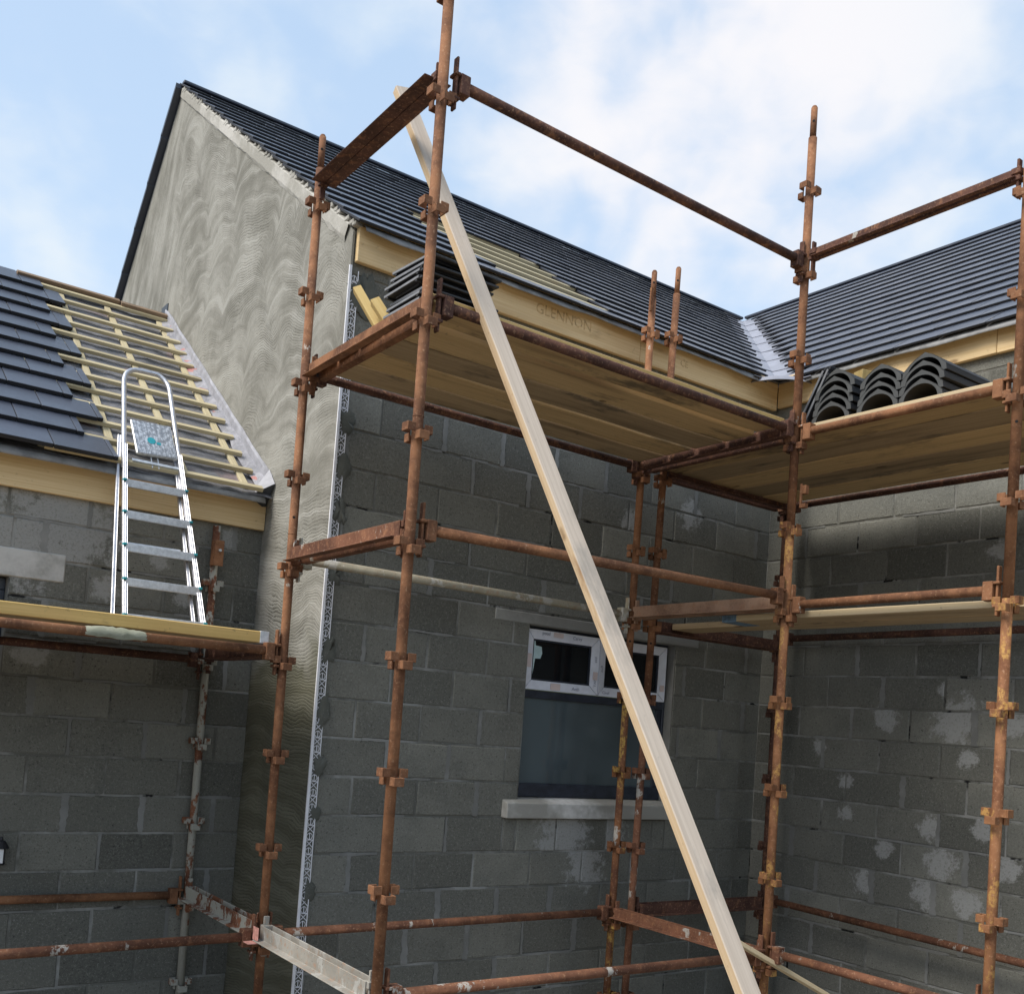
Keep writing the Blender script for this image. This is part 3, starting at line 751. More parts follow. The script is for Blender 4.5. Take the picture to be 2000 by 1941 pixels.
# side roof
sdk = MB(); YE = .3
sdk.poly([ptC(EC + .03, EB + .03), ptC(EC + .03, YE), ptC(XVT, YE), ptC(XVT, YR)], 0)
sdk.poly([ptC(XVT, YR), ptC(XVT, YE), V((XVT + 3.5, YE, EZ)), V((XVT + 3.5, YR, EZ))], 1)
sroof = build(sdk, 'side_roof', [FELT, TILE], house)
def spansC(k):
    s = k * GB * cosB + .05
    return [(-(s - .19 + (k % 2) * .015), EB - YE)]
tiles('roof_tiles', ptC(EC, EB), (0, -1, 0), upC, NB, GB, spansC, .33, sroof, seed=6)
rb = MB(); rb.box((XVT - .03, YE, ZR + .0), (XVT + .03, YR - .05, ZR + .03)); build(rb, 'ridge_course', TILE, sroof, bevel=.006)
# underlay drips
def drip(name, pts0, dirn, parent, drop=.07, seed=1, amp=.02):
    rng = random.Random(seed); P = []; a, b = V(pts0[0]), V(pts0[1]); N = 60; ph = rng.uniform(0, 6)
    for k in range(N + 1):
        p = a.lerp(b, k / N); wv = math.sin(k * .37 + ph) * .5 + math.sin(k * .83 + ph * 2) * .35 + rng.uniform(-.15, .15)
        dz = drop + amp * wv; o = V(dirn)
        P.append([p - o * .10 + V((0, 0, .07)), p, p + o * (.012 + .008 * wv) - V((0, 0, dz * .5)), p + o * (.02 + .014 * wv) - V((0, 0, dz))])
    mb = MB(); mb.grid(P); q = build(mb, name, FELT_DRIP, parent, smooth=True)
    sm = q.modifiers.new('solid', 'SOLIDIFY'); sm.thickness = .002
drip('underlay_drip', ((XG + .03, EB + .012, EZ + .020), (EC - .15, EB + .012, EZ + .020)), (0, -1, 0), mroof, .040, 2, .016)
drip('underlay_drip', ((EC + .012, EB - .20, EZ + .020), (EC + .012, YE, EZ + .020)), (-1, 0, 0), sroof, .045, 4, .014)
# valley lining with its apron
vm = MB(); nB = V((0, -SL * cosB, cosB)); nC = V((-SL * cosB, 0, cosB)); N = 8
for k in range(N):
    t0, t1 = -.02 + k * (3.60 / N), -.02 + (k + 1) * (3.60 / N) + .012
    def row(tt, lift):
        q = [ptB(EC + tt - .30, EB + tt) + nB * lift, ptB(EC + tt - .15, EB + tt) + nB * lift]
        q.append(V((EC + tt, EB + tt, EZ + SL * tt)) + V((0, 0, 1)) * (lift + .010))
        return q + [ptC(EC + tt, EB + tt - .15) + nC * lift, ptC(EC + tt, EB + tt - .30) + nC * lift]
    vm.grid([row(t0, .011), row(t0 + .03, .008), row(t1, .004)])
fan = []
for j in range(17):
    an = R(172 + 106 * j / 16); rr = [0, .10, .20, .29, .315]
    fan.append([V((EC + .05 + math.cos(an) * r_, EB + .05 + math.sin(an) * r_, EZ + .046 - .16 * r_ - (.03 if r_ > .3 else 0))) for r_ in rr])
vm.grid(fan)
vo = build(vm, 'valley_flashing', LEAD, house); q = vo.modifiers.new('solid', 'SOLIDIFY'); q.thickness = .004

# verge mortar on the gable
vb = MB(); rng = random.Random(9); N = 46; Pg = []
for k in range(N + 1):
    f = k / N; y = 5.36 + (8.80 - 5.36) * f; z = 2.862 + (5.315 - 2.862) * f; wv = rng.uniform(-.008, .008)
    lo = .115 + wv - .03 * f
    Pg.append([(XG - .016, y + lo * .577, z - lo * .816), (XG - .026, y + .05, z - .068 + wv), (XG - .030, y + .004, z - .006), (XG + .02, y, z + .006)])
vb.grid(Pg)
for k in range(NB):
    s = k * GB; c = ptB(XG, EB) + upB * (s + .14); d = upB
    for j in range(3):
        a = c + d * (-.08 + j * .07 + rng.uniform(-.02, .02)); r_ = rng.uniform(.012, .022)
        vb.box(a + V((-.027 - rng.uniform(0, .006), -r_ * 1.4, -r_ * .9 - .008)), a + V((.03, r_ * 1.5, r_ * .7 - .004)))
build(vb, 'verge_mortar', VERGE, house, bevel=.006)

# wing roof
SA = .7267; cA = 1 / math.hypot(1, SA); upA = V((0, cA, SA * cA)); nA = V((0, -SA * cA, cA)); EA, EAZ = 6.135, 1.325; GA = .2707
def ptA(x, y, d=0): return V((x, y, EAZ + SA * (y - EA))) + nA * d
YRA = 8.76
wd = MB(); fel = []
rng = random.Random(4)
xs = [AX0 + (XG - .02 - AX0) * k / 60 for k in range(61)]; ys = [EA + .02 + (YRA - EA - .02) * k / 40 for k in range(41)]
fel = [[ptA(x, y, rng.uniform(-.010, .006)) for y in ys] for x in xs]
wd.grid(fel, 0); wd.poly([ptA(AX0, YRA), ptA(XG, YRA), V((XG, YRA + 2.6, EAZ)), V((AX0, YRA + 2.6, EAZ))], 1)
wroof = build(wd, 'wing_roof', [FELT, TILE], house, smooth=True)
ENDA = [1.652, 1.50, 1.658, 1.516, 1.675, 1.54, 1.699, 1.565, 1.717, 1.596, 1.746, 1.619]
tiles('roof_tiles', ptA(AX0, EA, .026), (1, 0, 0), upA, 12, GA, lambda k: [((ENDA[k] - AX0) % .33 - .33 + (k % 2) * 0, ENDA[k] - AX0)], .3301, wroof, hb=.050, th=.026, seed=8)
for k in range(13):
    s = .055 + k * .2585; c = ptA(0, EA) + upA * s; xe = 2.575 + .07 * k / 12 + rng.uniform(-.006, .006); xs_ = 1.25
    timber('batten', V((xs_, c.y, c.z)) + nA * .034, V((xe, c.y, c.z + rng.uniform(-.004, .004))) + nA * .034, .040, .027, nA, W_BATTEN, wroof, .002)
for (xb, xt) in ((1.67, 1.775), (2.09, 2.14), (2.485, 2.57), (1.25, 1.36)):
    a = ptA(xb, EA + .08); b = ptA(xt, YRA - .10)
    timber('counter_batten', a + nA * .010, b + nA * .010, .045, .020, nA, W_BATTEN, wroof, .002)
timber('ridge_board', ptA(1.45, YRA - .02, .045), ptA(2.25, YRA - .02, .045), .05, .06, nA, W_OLD, wroof)
timber('ridge_board', ptA(2.255, YRA - .045, .05), ptA(2.655, YRA - .045, .05), .05, .05, nA, W_OLD, wroof)
drip('underlay_drip', ((AX0, EA + .03, EAZ + .01), (2.60, EA + .03, EAZ + .014)), (0, -1, 0), wroof, .045, 8, .006)
# abutment flashing up the rendered wall
ab = MB(); Pm = []; N = 40
for k in range(N + 1):
    y = EA + .06 + (YRA - .02 - EA - .06) * k / N; wv = math.sin(k * .9) * .006 + rng.uniform(-.006, .006)
    base = EAZ + SA * (y - EA)
    Pm.append([(XG - .115 + wv, y, base + .012 + abs(wv)), (XG - .07, y, base + .03 + wv), (XG - .028, y, base + .045 + wv), (XG - .026 + wv * .3, y, base + .10), (XG - .018, y, base + .125 + wv * .5)])
ab.grid([[p[0], p[1], p[2]] for p in Pm], 1); ab.grid([[p[2], p[3], p[4]] for p in Pm], 0)
ab.box((XG - .022, YRA - .06, EAZ + SA * (YRA - .06 - EA) + .10), (XG - .014, YRA + .10, EAZ + SA * (YRA - EA) + .14), 2)
# folded end at the eave
y = EA + .05; b = EAZ + SA * (y - EA)
ab.poly([(XG - .16, y + .02, b - .02), (XG - .022, y - .05, b + .07), (XG - .02, y + .06, b + .18), (XG - .09, y + .05, b + .06)], 0)
ab.poly([(XG - .16, y + .018, b - .022), (XG - .022, y - .052, b + .068), (XG - .02, y + .08, b - .08)], 2)
build(ab, 'abutment_flashing', [MEMBRANE, MEMBRANE_P, LEAD_DARK], house, smooth=False)

# corner bead with its lattice wing and the mortar dabs that fix it
cb_ = MB(); yb = YB - .0125
cb_.box((XG - .020, yb - .004, GZ), (XG - .004, yb + .006, 2.60))
cb_.box((XG + .040, yb + .003, GZ), (XG + .0455, yb + .0055, 2.58))
uh = .083; zz = GZ
while zz < 2.52:
    x0, x1 = XG - .004, XG + .040; h2 = uh / 2; xm = (x0 + x1) / 2; ya = yb + .0043
    for (a, b) in (((x0, zz), (x1, zz + h2)), ((x1, zz), (x0, zz + h2))): cb_.bar((a[0], ya, a[1]), (b[0], ya, b[1]), .004, .002, (0, 1, 0))
    pts = [(xm + math.cos(R(45 * j)) * .018, zz + h2 + h2 / 2 + math.sin(R(45 * j)) * .019) for j in range(8)]
    for j in range(8):
        a, b = pts[j], pts[(j + 1) % 8]; cb_.bar((a[0], ya + .0003, a[1]), (b[0], ya + .0003, b[1]), .0035, .002, (0, 1, 0))
    cb_.bar((xm, ya + .0006, zz + h2), (xm, ya + .0006, zz + uh), .004, .002, (0, 1, 0))
    cb_.bar((x0, ya + .0009, zz + h2), (x1, ya + .0009, zz + h2), .004, .002, (0, 1, 0)); zz += uh
bead = build(cb_, 'corner_bead', PVC, house)
def dab(x, z, rx, rz, seed):
    rng = random.Random(seed); mb = MB(); n_ = 22; rings = []
    jag = [rng.uniform(.62, 1.28) for _ in range(n_)]
    for (f, d) in ((1.0, .001), (.88, .006), (.55, .0085), (.0, .0095)):
        rings.append([(x + math.cos(2 * math.pi * j / n_) * rx * f * jag[j % n_], YB - .004 - d, z + math.sin(2 * math.pi * j / n_) * rz * f * jag[(j * 3) % n_]) for j in range(n_)] )
    rings = [r_ + [r_[0]] for r_ in rings]
    mb.grid(rings); build(mb, 'mortar_dab', DAB, bead, smooth=True)
for i, (z, rx, rz) in enumerate(((2.46, .10, .13), (2.05, .05, .12), (1.69, .055, .075), (1.42, .05, .085), (1.17, .05, .09), (.80, .05, .075), (.35, .05, .095), (.0, .045, .10), (-.31, .048, .07), (-.58, .038, .05), (-1.02, .04, .07))):
    dab(XG + .045 + (.05 if i == 0 else 0), z, rx, rz, i + 3)

# ------------------------------------------------------------------ scaffold
scaf = empty('scaffold', (2.275, 3.796, GZ))
tag(scaf, 'rusty steel tube scaffold with bracketed poles standing round the block house walls', 'scaffold')
LV = lambda n_: .754 + .495 * n_
x1, yo, yi, x3, x5, y6, y7 = 2.285, 3.796, 5.064, 4.812, 4.797, 2.533, 6.246
def bracket_mesh(turn):
    mb = MB()
    for k in range(4):
        an = R(90 * k + turn); zc = .0 if k % 2 == 0 else -.036; h = .038
        c, s = math.cos(an), math.sin(an); T = lambda a, b, z: V((c * a - s * b, s * a + c * b, z))
        def bx(a0, a1, b0, b1):
            z0, z1 = zc - h / 2, zc + h / 2
            mb.hexa([T(a0, b0, z0), T(a1, b0, z0), T(a1, b1, z0), T(a0, b1, z0), T(a0, b0, z1), T(a1, b0, z1), T(a1, b1, z1), T(a0, b1, z1)])
        bx(.058, .064, -.026, .026); bx(.0225, .058, -.026, -.020); bx(.0225, .058, .020, .026)
    return mb
BR = {}
def bracket(parent, x, y, z, turn, mat):
    key = (turn, mat.name)
    if key not in BR:
        mb = bracket_mesh(turn); mb.v = [p + V((x, y, z)) for p in mb.v]
        BR[key] = build(mb, 'bracket', mat, parent, loc=(x, y, z), bevel=.002); return
    link_copy(BR[key], parent, (x, y, z))
def pole(x, y, top, lv, mat, spigot=True, turn=0, lean=(0, 0), joints=(), holes=(), label=None, low=None):
    mb = MB(); r = .0242; zb = top - (.19 if spigot else 0); ln = V((lean[0], lean[1], 0))
    at = lambda z: V((x, y, z)) + ln * z
    if low: mb.tube(at(GZ), at(low[0]), r, mat=2); mb.tube(at(low[0] + .002), at(zb), r)
    else: mb.tube(at(GZ), at(zb), r)
    if spigot: mb.tube(at(zb), at(top - .012), .0185); mb.tube(at(top - .012), at(top), .0185, r2=.012)
    for z in joints: mb.tube(at(z), at(z + .004), r + .0012, caps=True)
    for z in holes:
        d = V((-x, -y, 0)).normalized() * (r + .001 if z < zb else .0195); mb.tube(at(z) + d * .6, at(z) + d, .007, 10, 1)
    o = build(mb, 'pole', [mat, HOLE, low[1] if low else mat], scaf, loc=(x, y, GZ), smooth=False)
    o.data.polygons.foreach_set('use_smooth', [len(p.vertices) == 4 for p in o.data.polygons])
    if label: o['label'] = label
    for n_ in lv:
        p = at(LV(n_)); bracket(o, p.x, p.y, p.z, turn, low[1] if low and p.z < low[0] else mat)
    return o
p1 = pole(2.278, yo, 4.3, range(-5, 7), RUST, False, 0, (-.004, 0), joints=(1.30, 3.35), label='tall rusty pole nearest the camera, running out of the top of the picture')
p2 = pole(2.315, yi, 3.118, range(-5, 5), RUST, True, 0, (-.006, 0), joints=(.93, -.35), holes=(1.02, 3.03))
p3 = pole(4.812, yi, 3.16, range(-5, 5), RUST, True, 0, (.0, 0), holes=(.62, 3.07), low=(.27, RUST_YELLOW))
p4 = pole(4.945, 5.01, 3.22, range(-5, 5), RUST, True, 0, (.012, 0), holes=(.62, 3.12), low=(.27, RUST_SPLASH))
p5 = pole(4.797, yo, 3.717, range(-5, 6), RUST, True, 0, (-.003, 0), holes=(3.62,), low=(1.255, RUST_ORANGE))
p5b = pole(6.285, 5.02, 2.25, range(-5, 3), RUST_DARK, True)
p6 = pole(4.797, y6, 4.2, range(-5, 5), RUST, False, 90, (0, 0), holes=(1.60,), low=(.765, RUST_ORANGE))
p7 = pole(2.336, y7, 1.117, range(-5, 1), RUST_CEMENT, False, 0, (-.004, 0), label='short pole caked in cement in front of the low wing wall')
cp = MB(); cp.box((2.305, y7 - .066, .86), (2.365, y7 - .058, 1.02)); cp.box((2.30, y7 - .058, .86), (2.306, y7 - .01, 1.02)); cp.tube((2.335, y7 - .085, .955), (2.335, y7 - .05, .955), .010, 8, 1)
build(cp, 'clamp_plate', [RUST, ALU_DULL], p7, bevel=.002)
wj = MB(); wj.box((4.765, yi - .032, 2.86), (4.786, yi - .018, 3.02)); build(wj, 'wedge', RUST_ORANGE, p3)
cj = MB(); cj.box((4.83, yo - .062, 1.44), (4.86, yo - .028, 1.49)); cj.box((4.828, yo - .035, 1.36), (4.842, yo - .022, 1.50)); cj.box((4.83, yo - .062, 1.36), (4.86, yo - .028, 1.385))
build(cj, 'clamp_plate', RUST, p5, bevel=.002)

def clamp(parent, c, d, mat):
    """C-shaped pressing and its driven wedge at a ledger end; d points away from the pole"""
    c, d = V(c), V(d).normalized(); s = d.cross(V((0, 0, 1))).normalized(); mb = MB(); u = V((0, 0, 1))
    def bx(a0, a1, b0, b1, z0, z1):
        q = [c + d * a + s * b + u * z for z in (z0, z1) for a, b in ((a0, b0), (a1, b0), (a1, b1), (a0, b1))]
        mb.hexa(q)
    bx(.062, .112, -.027, .027, -.050, .042)
    bx(.030, .0615, -.027, .027, .026, .040)
    bx(.030, .0615, -.027, .027, -.085, -.071)
    bx(.040, .052, -.016, .016, -.125, .115)
    return build(mb, 'wedge_clamp', mat, parent, loc=c, bevel=.003)
def ledger(a, b, mat, ca=True, cb=True, label=None, cm=None):
    a, b = V(a), V(b); d = (b - a).normalized(); mb = MB()
    pa, pb = a + d * (.085 if ca else 0), b - d * (.085 if cb else 0)
    N = 1; mb.tube(pa, pb, .0242)
    o = build(mb, 'ledger', mat, scaf, loc=(a + b) / 2)
    o.data.polygons.foreach_set('use_smooth', [len(p.vertices) == 4 for p in o.data.polygons])
    if ca: clamp(o, a, d, cm or mat)
    if cb: clamp(o, b, -d, cm or mat)
    if label: o['label'] = label
    return o
X0 = -.35
ledger((x1, yo, 1.815), (x5, yo, 1.80), RUST_DARK)
ledger((x1, yo, 2.815), (x5, yo, 2.785), RUST_DARK)
ledger((x1, yo, .822), (x5, yo, .845), RUST)
ledger((x1, yo, -1.180), (x5, yo, -1.175), RUST_SPLASH)
ledger((2.315, yi, 1.808), (x3, yi, 1.80), RUST_DARK)
ledger((2.315, yi, .806), (x3, yi, .795), PALE, label='pale cement coated tube in front of the window lintel')
ledger((2.315, yi, -1.185), (x3, yi, -1.176), RUST_SPLASH)
ledger((X0, yi, -1.222), (2.315, yi, -1.193), RUST_SPLASH, False)
ledger((X0, y7, -1.176), (2.336, y7, -1.190), RUST, False)
plat_l = ledger((X0, yi, .296), (2.315, yi, .301), RUST, False)
ledger((X0, y7, .262), (2.336, y7, .268), RUST_DARK, False)
ledger((x5, yo, 1.786), (x5, y6, 1.783), RUST)
ledger((x5, yo, .797), (x5, y6, .808), RUST)
ledger((x5, yo, -1.153), (x5, y6, -1.150), RUST_SPLASH)
ledger((6.285, 5.02, 1.79), (6.285, .9, 1.79), RUST_DARK, True, False)
ledger((6.285, 5.02, .793), (6.285, .9, .828), RUST_DARK, True, False)
ledger((6.285, 5.02, -1.135), (6.285, .9, -1.215), RUST_SPLASH, True, False)
cl_ = MB(); rr = random.Random(5); Pq = []
for k in range(15):
    f = k / 14; x = 1.28 + .30 * f; e = math.sin(math.pi * f) ** .6; ring = []
    for j in range(9):
        an = R(-40 + 215 * j / 8); ra = .0235 + e * .012 * rr.uniform(.5, 1.3)
        ring.append((x, yi - math.cos(an) * ra, .299 + math.sin(an) * ra))
    Pq.append(ring)
cl_.grid(Pq); build(cl_, 'mortar_splash', CLUMP, plat_l, smooth=True)

def transom(a, b, mat, z, web=.078, label=None, ends=None, gapw=.025, lip=.046):
    """two steel angles back to back with a slot: ends at pole centres a, b; z is the flange underside"""
    a, b = V((a[0], a[1], z)), V((b[0], b[1], z)); d = (b - a).normalized(); s = d.cross(V((0, 0, 1))).normalized(); u = V((0, 0, 1))
    L = (b - a).length; mb = MB()
    for sg in (-1, 1):
        pr = [(sg * gapw, 0), (sg * (gapw + lip), 0), (sg * (gapw + lip), .006), (sg * (gapw + .007), .008), (sg * (gapw + .006), web), (sg * gapw, web)]
        if sg < 0: pr = pr[::-1]
        mb.extrude(pr, a + d * .05, s, u, d, L - .10)
    for (c, dd) in ((a, d), (b, -d)):
        for (a0, a1, b0, b1, z0, z1) in ((.030, .075, -.024, .024, -.012, .010), (.030, .075, -.024, .024, web - .03, web), (.040, .053, -.015, .015, -.085, web + .045)):
            mb.hexa([c + dd * p + s * q + u * zz for zz in (z0, z1) for p, q in ((a0, b0), (a1, b0), (a1, b1), (a0, b1))])
    o = build(mb, 'transom', mat, scaf, loc=(a + b) / 2, bevel=.002)
    if label: o['label'] = label
    return o
transom((2.27, yo), (2.30, yi), RUST_DARK, 2.825, web=.030, gapw=.0015, lip=.068)
transom((2.30, yo), (2.335, yi), RUST, 1.768)
transom((2.28, yo), (2.315, yi), RUST_SPLASH, .775)
tw_ = transom((2.285, yo), (2.32, yi), PALE2, -1.205, label='white cement coated transom across the foot of the bay')
pk_ = MB(); pk_.box((2.20, 4.955, -1.2095), (2.252, 5.02, -1.2052)); pk_.box((2.2495, 4.955, -1.196), (2.2525, 5.02, -1.13)); build(pk_, 'painted_end', PINK, tw_)
transom((2.32, yi), (2.336, y7), RUST_CEMENT, -1.205, label='transom thick with white cement beside the low wing wall')
transom((2.315, yi), (2.336, y7), RUST_DARK, .27)
transom((x5, yo), (x3, yi), RUST_DARK, 1.765)
transom((x5, yo), (x3, yi), RUST_TAN, .772, label='dusty tan transom above the window')
transom((x5, yo), (x3, yi), RUST_SPLASH, -1.205, web=.062)
transom((4.945, 5.02), (6.285, 5.02), RUST_DARK, 1.755)
transom((4.945, 5.02), (6.285, 5.02), RUST_DARK, .70)
transom((4.945, 5.02), (6.285, 5.02), RUST_DARK, -1.20)
transom((x5, y6), (x5, yo), RUST_DARK, 2.80, web=.052, lip=.030, gapw=.010)

# ------------------------------------------------------------------ scaffold boards
ORD = ['outermost', 'second', 'middle', 'fourth', 'innermost']
def sboard(p0, p1, wd_, th, label, group, mat, warp=.003, bands=(), parent=None, fm=None):
    o = timber('scaffold_board', p0, p1, wd_, th, (0, 0, 1), mat if isinstance(mat, list) else [mat], None, .004, warp, fm)
    tag(o, label, 'board', group)
    d = (V(p1) - V(p0)).normalized()
    for e in bands:
        c = V(p1) if e else V(p0); q = -d if e else d; mb = MB(); M = frame(p0, p1, (0, 0, 1)); L = (V(p1) - V(p0)).length
        xx = (L / 2 + .002) if e else (-L / 2 - .002); x2 = xx - (.05 if e else -.05)
        mb.box((xx, -wd_ / 2 - .002, -th / 2 - .002), (x2, wd_ / 2 + .002, th / 2 + .002))
        me = build(mb, 'end_band', GALV, None, M=M, bevel=.002); me.parent = o; me.matrix_parent_inverse = Matrix(); me.matrix_local = Matrix()
    return o
ys = [3.832, 4.05, 4.29, 4.535, 4.775]; ye = [4.046, 4.286, 4.53, 4.77, 5.015]
for k in range(5):
    c = (ys[k] + ye[k]) / 2; zt = 1.838 if k else 1.858
    sboard((2.325, c, zt), (4.745, c + (.01 if k > 2 else 0), zt - (.006 if not k else 0)), ye[k] - ys[k] - .016, .042,
           '%s board of the window wall platform, %s' % (ORD[k], ['with a bright yellow edge over the tube', 'under the stack of flat tiles', 'grimy underneath with dark streaks', 'yellow brown underneath', 'nearest the block wall'][k]),
           'boards of the platform along the window wall', [W_BOARD if k in (0, 1, 3) else W_BOARD_DIRTY, W_YELLOW], fm=(0, 1, 0, 1, 0) if k == 0 else None)
xs_ = [4.832, 5.114, 5.396, 5.678, 5.96]
for k in range(5):
    c = xs_[k] + .138
    sboard((c, 1.75 if k else 2.60, 1.822), (c, 5.0, 1.822), .266, .040,
           '%s board of the side wall platform, %s' % (ORD[k], ['carrying the open ends of the ridge tiles', 'under the ridge tile stacks', 'brown and streaked underneath', 'seen from below in shade', 'nearest the side wall'][k]),
           'boards of the platform along the side wall', [W_BOARD if k in (0, 2, 4) else W_BOARD_DIRTY, W_CREAM], bands=(0,) if k == 0 else (), fm=(0, 1, 0, 1, 0) if k == 0 else None)
ysl = [5.095, 5.33, 5.565, 5.80, 6.03]
for k in range(5):
    th = .062 if k == 0 else .045; zt = .40 - th / 2
    sboard((-.3, ysl[k] + .112, zt), (2.235, ysl[k] + .112, zt), .222 if k < 4 else .19, th,
           '%s board of the low wing platform, %s' % (ORD[k], ['with a clean yellow edge', 'under the ladder feet', 'behind the ladder feet', 'dark underneath', 'nearest the wing wall'][k]),
           'boards of the low platform by the wing wall', [W_YELLOW if k == 0 else W_BOARD_DIRTY, W_BOARD_DIRTY], bands=(1,) if k == 0 else (), fm=(1, 0, 0, 0, 0) if k == 0 else None)
for k, (xa, y0, m_) in enumerate(((4.862, 4.32, W_CREAM), (5.10, 4.97, W_BOARD_DIRTY))):
    o = sboard((xa + .11, 1.75, .752), (xa + .11, y0, .748), .218, .040,
           ['cream edged board on the middle lift with a blue painted end', 'grimy board behind the cream edged one on the middle lift'][k], 'boards on the middle lift', [W_BOARD_DIRTY, m_], fm=(0, 1, 0, 1, 0) if k == 0 else None)
    if k == 0:
        mb = MB(); L = y0 - 1.75; mb.box((L / 2 - .11, -.1105, -.0215), (L / 2 + .0015, .1105, .0215))
        me = build(mb, 'painted_end', BLUEP, None, M=Matrix.Translation((0, 0, 0)), bevel=.002); me.parent = o; me.matrix_local = Matrix()

# ------------------------------------------------------------------ loose timbers
top, bot = V((2.40, 4.343, 2.996)), V((2.976, 2.45, -.829)); d = (bot - top).normalized()
bot2 = top + d * ((GZ - top.z) / d.z); topx = top - d * .10
view = -((top + bot) / 2).normalized(); n0 = (view - d * view.dot(d)).normalized()
side = d.cross(n0).normalized()
if side.dot(Rr) < 0: side = -side
an = R(40); nw = (n0 * math.cos(an) + side * math.sin(an)).normalized()
pl = timber('timber_plank', topx, bot2, .080, .046, nw, [W_PLANK, W_PLANK_EDGE], None, .004, .0006, (0, 1, 0, 1, 0))
tag(pl, 'long pale sawn timber leaning diagonally against the scaffold in front of the window', 'plank')
def offc(p0, p1, w_, t_, up, label):
    tag(timber('timber_offcut', p0, p1, w_, t_, up, W_OFFCUT), label, 'offcut', 'timber offcuts lying on the scaffold platforms')
offc((2.41, 4.74, 2.20), (2.47, 4.50, 1.885), .045, .042, (-.5, -.8, .3), 'longer yellow timber offcut sticking up at the platform corner beside the corner bead')
offc((2.41, 4.535, 2.075), (2.47, 4.40, 1.885), .05, .045, (-.5, -.8, .3), 'shorter yellow timber offcut between the longer offcut and the flat tiles')
offc((5.39, 3.82, 1.845), (5.41, 3.81, 2.31), .085, .075, (-.9, .3, 0), 'square timber offcut standing behind the ridge tile stacks')
tag(timber('timber_lath', (4.40, 3.72, -1.04), (5.02, 3.70, -1.32), .03, .024, (0, -1, 0), W_CREAM), 'thin cream timber lath sloping down at the foot of the corner pole', 'lath')
tl = D.objects['timber_lath']
tl.matrix_world = frame((4.36, 3.735, -1.018), (6.15, 3.66, -1.82), (0, -1, .5)); 
sc_len = (V((6.15, 3.66, -1.82)) - V((4.36, 3.735, -1.018))).length / (V((5.02, 3.70, -1.32)) - V((4.40, 3.72, -1.04))).length
for vtx in tl.data.vertices: vtx.co.x *= sc_len

# ------------------------------------------------------------------ stack of flat tiles
rng = random.Random(21); NT_ = 9; names = ['bottom', 'second lowest', 'third lowest', 'fourth lowest', 'middle', 'fourth from top', 'third from top', 'second from top', 'topmost']
def flat_tile(M, label, group):
    mb = MB(); L, W, T = .42, .33, .0145
    mb.box((-L / 2, -W / 2, 0), (L / 2, W / 2, T), [0, 0, 0, 1, 0, 1])
    for yy in (-W / 2 + .02, W / 2 - .035): mb.box((-L / 2 + .002, yy, -.009), (L / 2 - .01, yy + .016, 0), 0)
    mb.box((-L / 2 + .03, -.12, -.011), (-L / 2 + .05, .10, 0), 0)
    mb.box((-L / 2 + .004, -W / 2 - .022, -.004), (L / 2 - .004, -W / 2, .007), 0)
    mb.box((-L / 2 + .004, -W / 2 - .012, .007), (L / 2 - .03, -W / 2, .012), 0)
    o = build(mb, 'roof_tile', [TILE_STACK, TILE_STACK_END], None, M=M, bevel=.002); tag(o, label, 'roof tile', group)
    return o
for k in range(NT_):
    z = 1.872 + k * .0372
    M = Matrix.Translation((2.635 + rng.uniform(-.022, .018), 4.262 + rng.uniform(-.016, .016), z)) @ Matrix.Rotation(R(rng.uniform(-2.2, 2.2)), 4, 'Z') @ Matrix.Rotation(R(rng.uniform(-.8, .8) + (2.2 if k % 3 == 1 else 0)), 4, 'X') @ Matrix.Rotation(R(rng.uniform(-.5, .5)), 4, 'Y')
    flat_tile(M, '%s dark flat tile of the stack on the platform beside the tall pole' % names[k], 'flat tiles stacked on the platform')
for k, (y0, ang) in enumerate(((3.858, 62), (3.822, 63.5))):
    M = Matrix.Translation((5.08, y0 - .092 + .0, 1.848 + .155)) @ Matrix.Rotation(R(-ang), 4, 'X') @ Matrix.Rotation(R(0), 4, 'Z')
    flat_tile(M, ['outer of two flat tiles leaning on the ridge tiles near the corner pole', 'inner of two flat tiles leaning on the ridge tiles near the corner pole'][k], 'flat tiles leaning on the ridge tiles')

# ------------------------------------------------------------------ ridge tiles
outer = [(-.123, 0), (-.121, .030), (-.085, .066), (-.045, .094), (0, .114), (.045, .094), (.085, .066), (.121, .030), (.123, 0)]
inner = [(math.cos(R(180 * j / 14)) * .098, max(0, math.sin(R(180 * j / 14))) * .088) for j in range(15)]
def ridge(y, z, dx, rz, label, group):
    mb = MB(); n_ = len(outer); m_ = len(inner); L = .45
    # profile as a closed loop: outer left->right, inner right->left
    loop = outer + inner
    i = len(mb.v)
    for xx in (0, L):
        for (a, b) in loop: mb.v.append(V((xx, a, b)))
    N = len(loop)
    for k in range(N):
        mb.f.append((i + k, i + N + k, i + N + (k + 1) % N, i + (k + 1) % N)); mb.m.append(0)
    # end caps as quad strips between the two arcs
    for xx, off in ((0, 0), (1, N)):
        for k in range(m_ - 1):
            fa = lambda q: n_ + q                                   # inner runs right (+) to left (-)
            oa = lambda q: n_ - 1 - min(n_ - 1, round(q * (n_ - 1) / (m_ - 1)))
            q = [fa(k), fa(k + 1), oa(k + 1), oa(k)]
            q = [a for j, a in enumerate(q) if a not in q[:j]]
            mb.f.append(tuple(i + off + a for a in (q if xx else q[::-1]))); mb.m.append(1)
    M = Matrix.Translation((4.868 + dx, y, z)) @ Matrix.Rotation(R(rz), 4, 'Z')
    o = build(mb, 'ridge_tile', [TILE_RIDGE, TILE_RIDGE_END], None, M=M, bevel=.0015); tag(o, label, 'ridge tile', group)
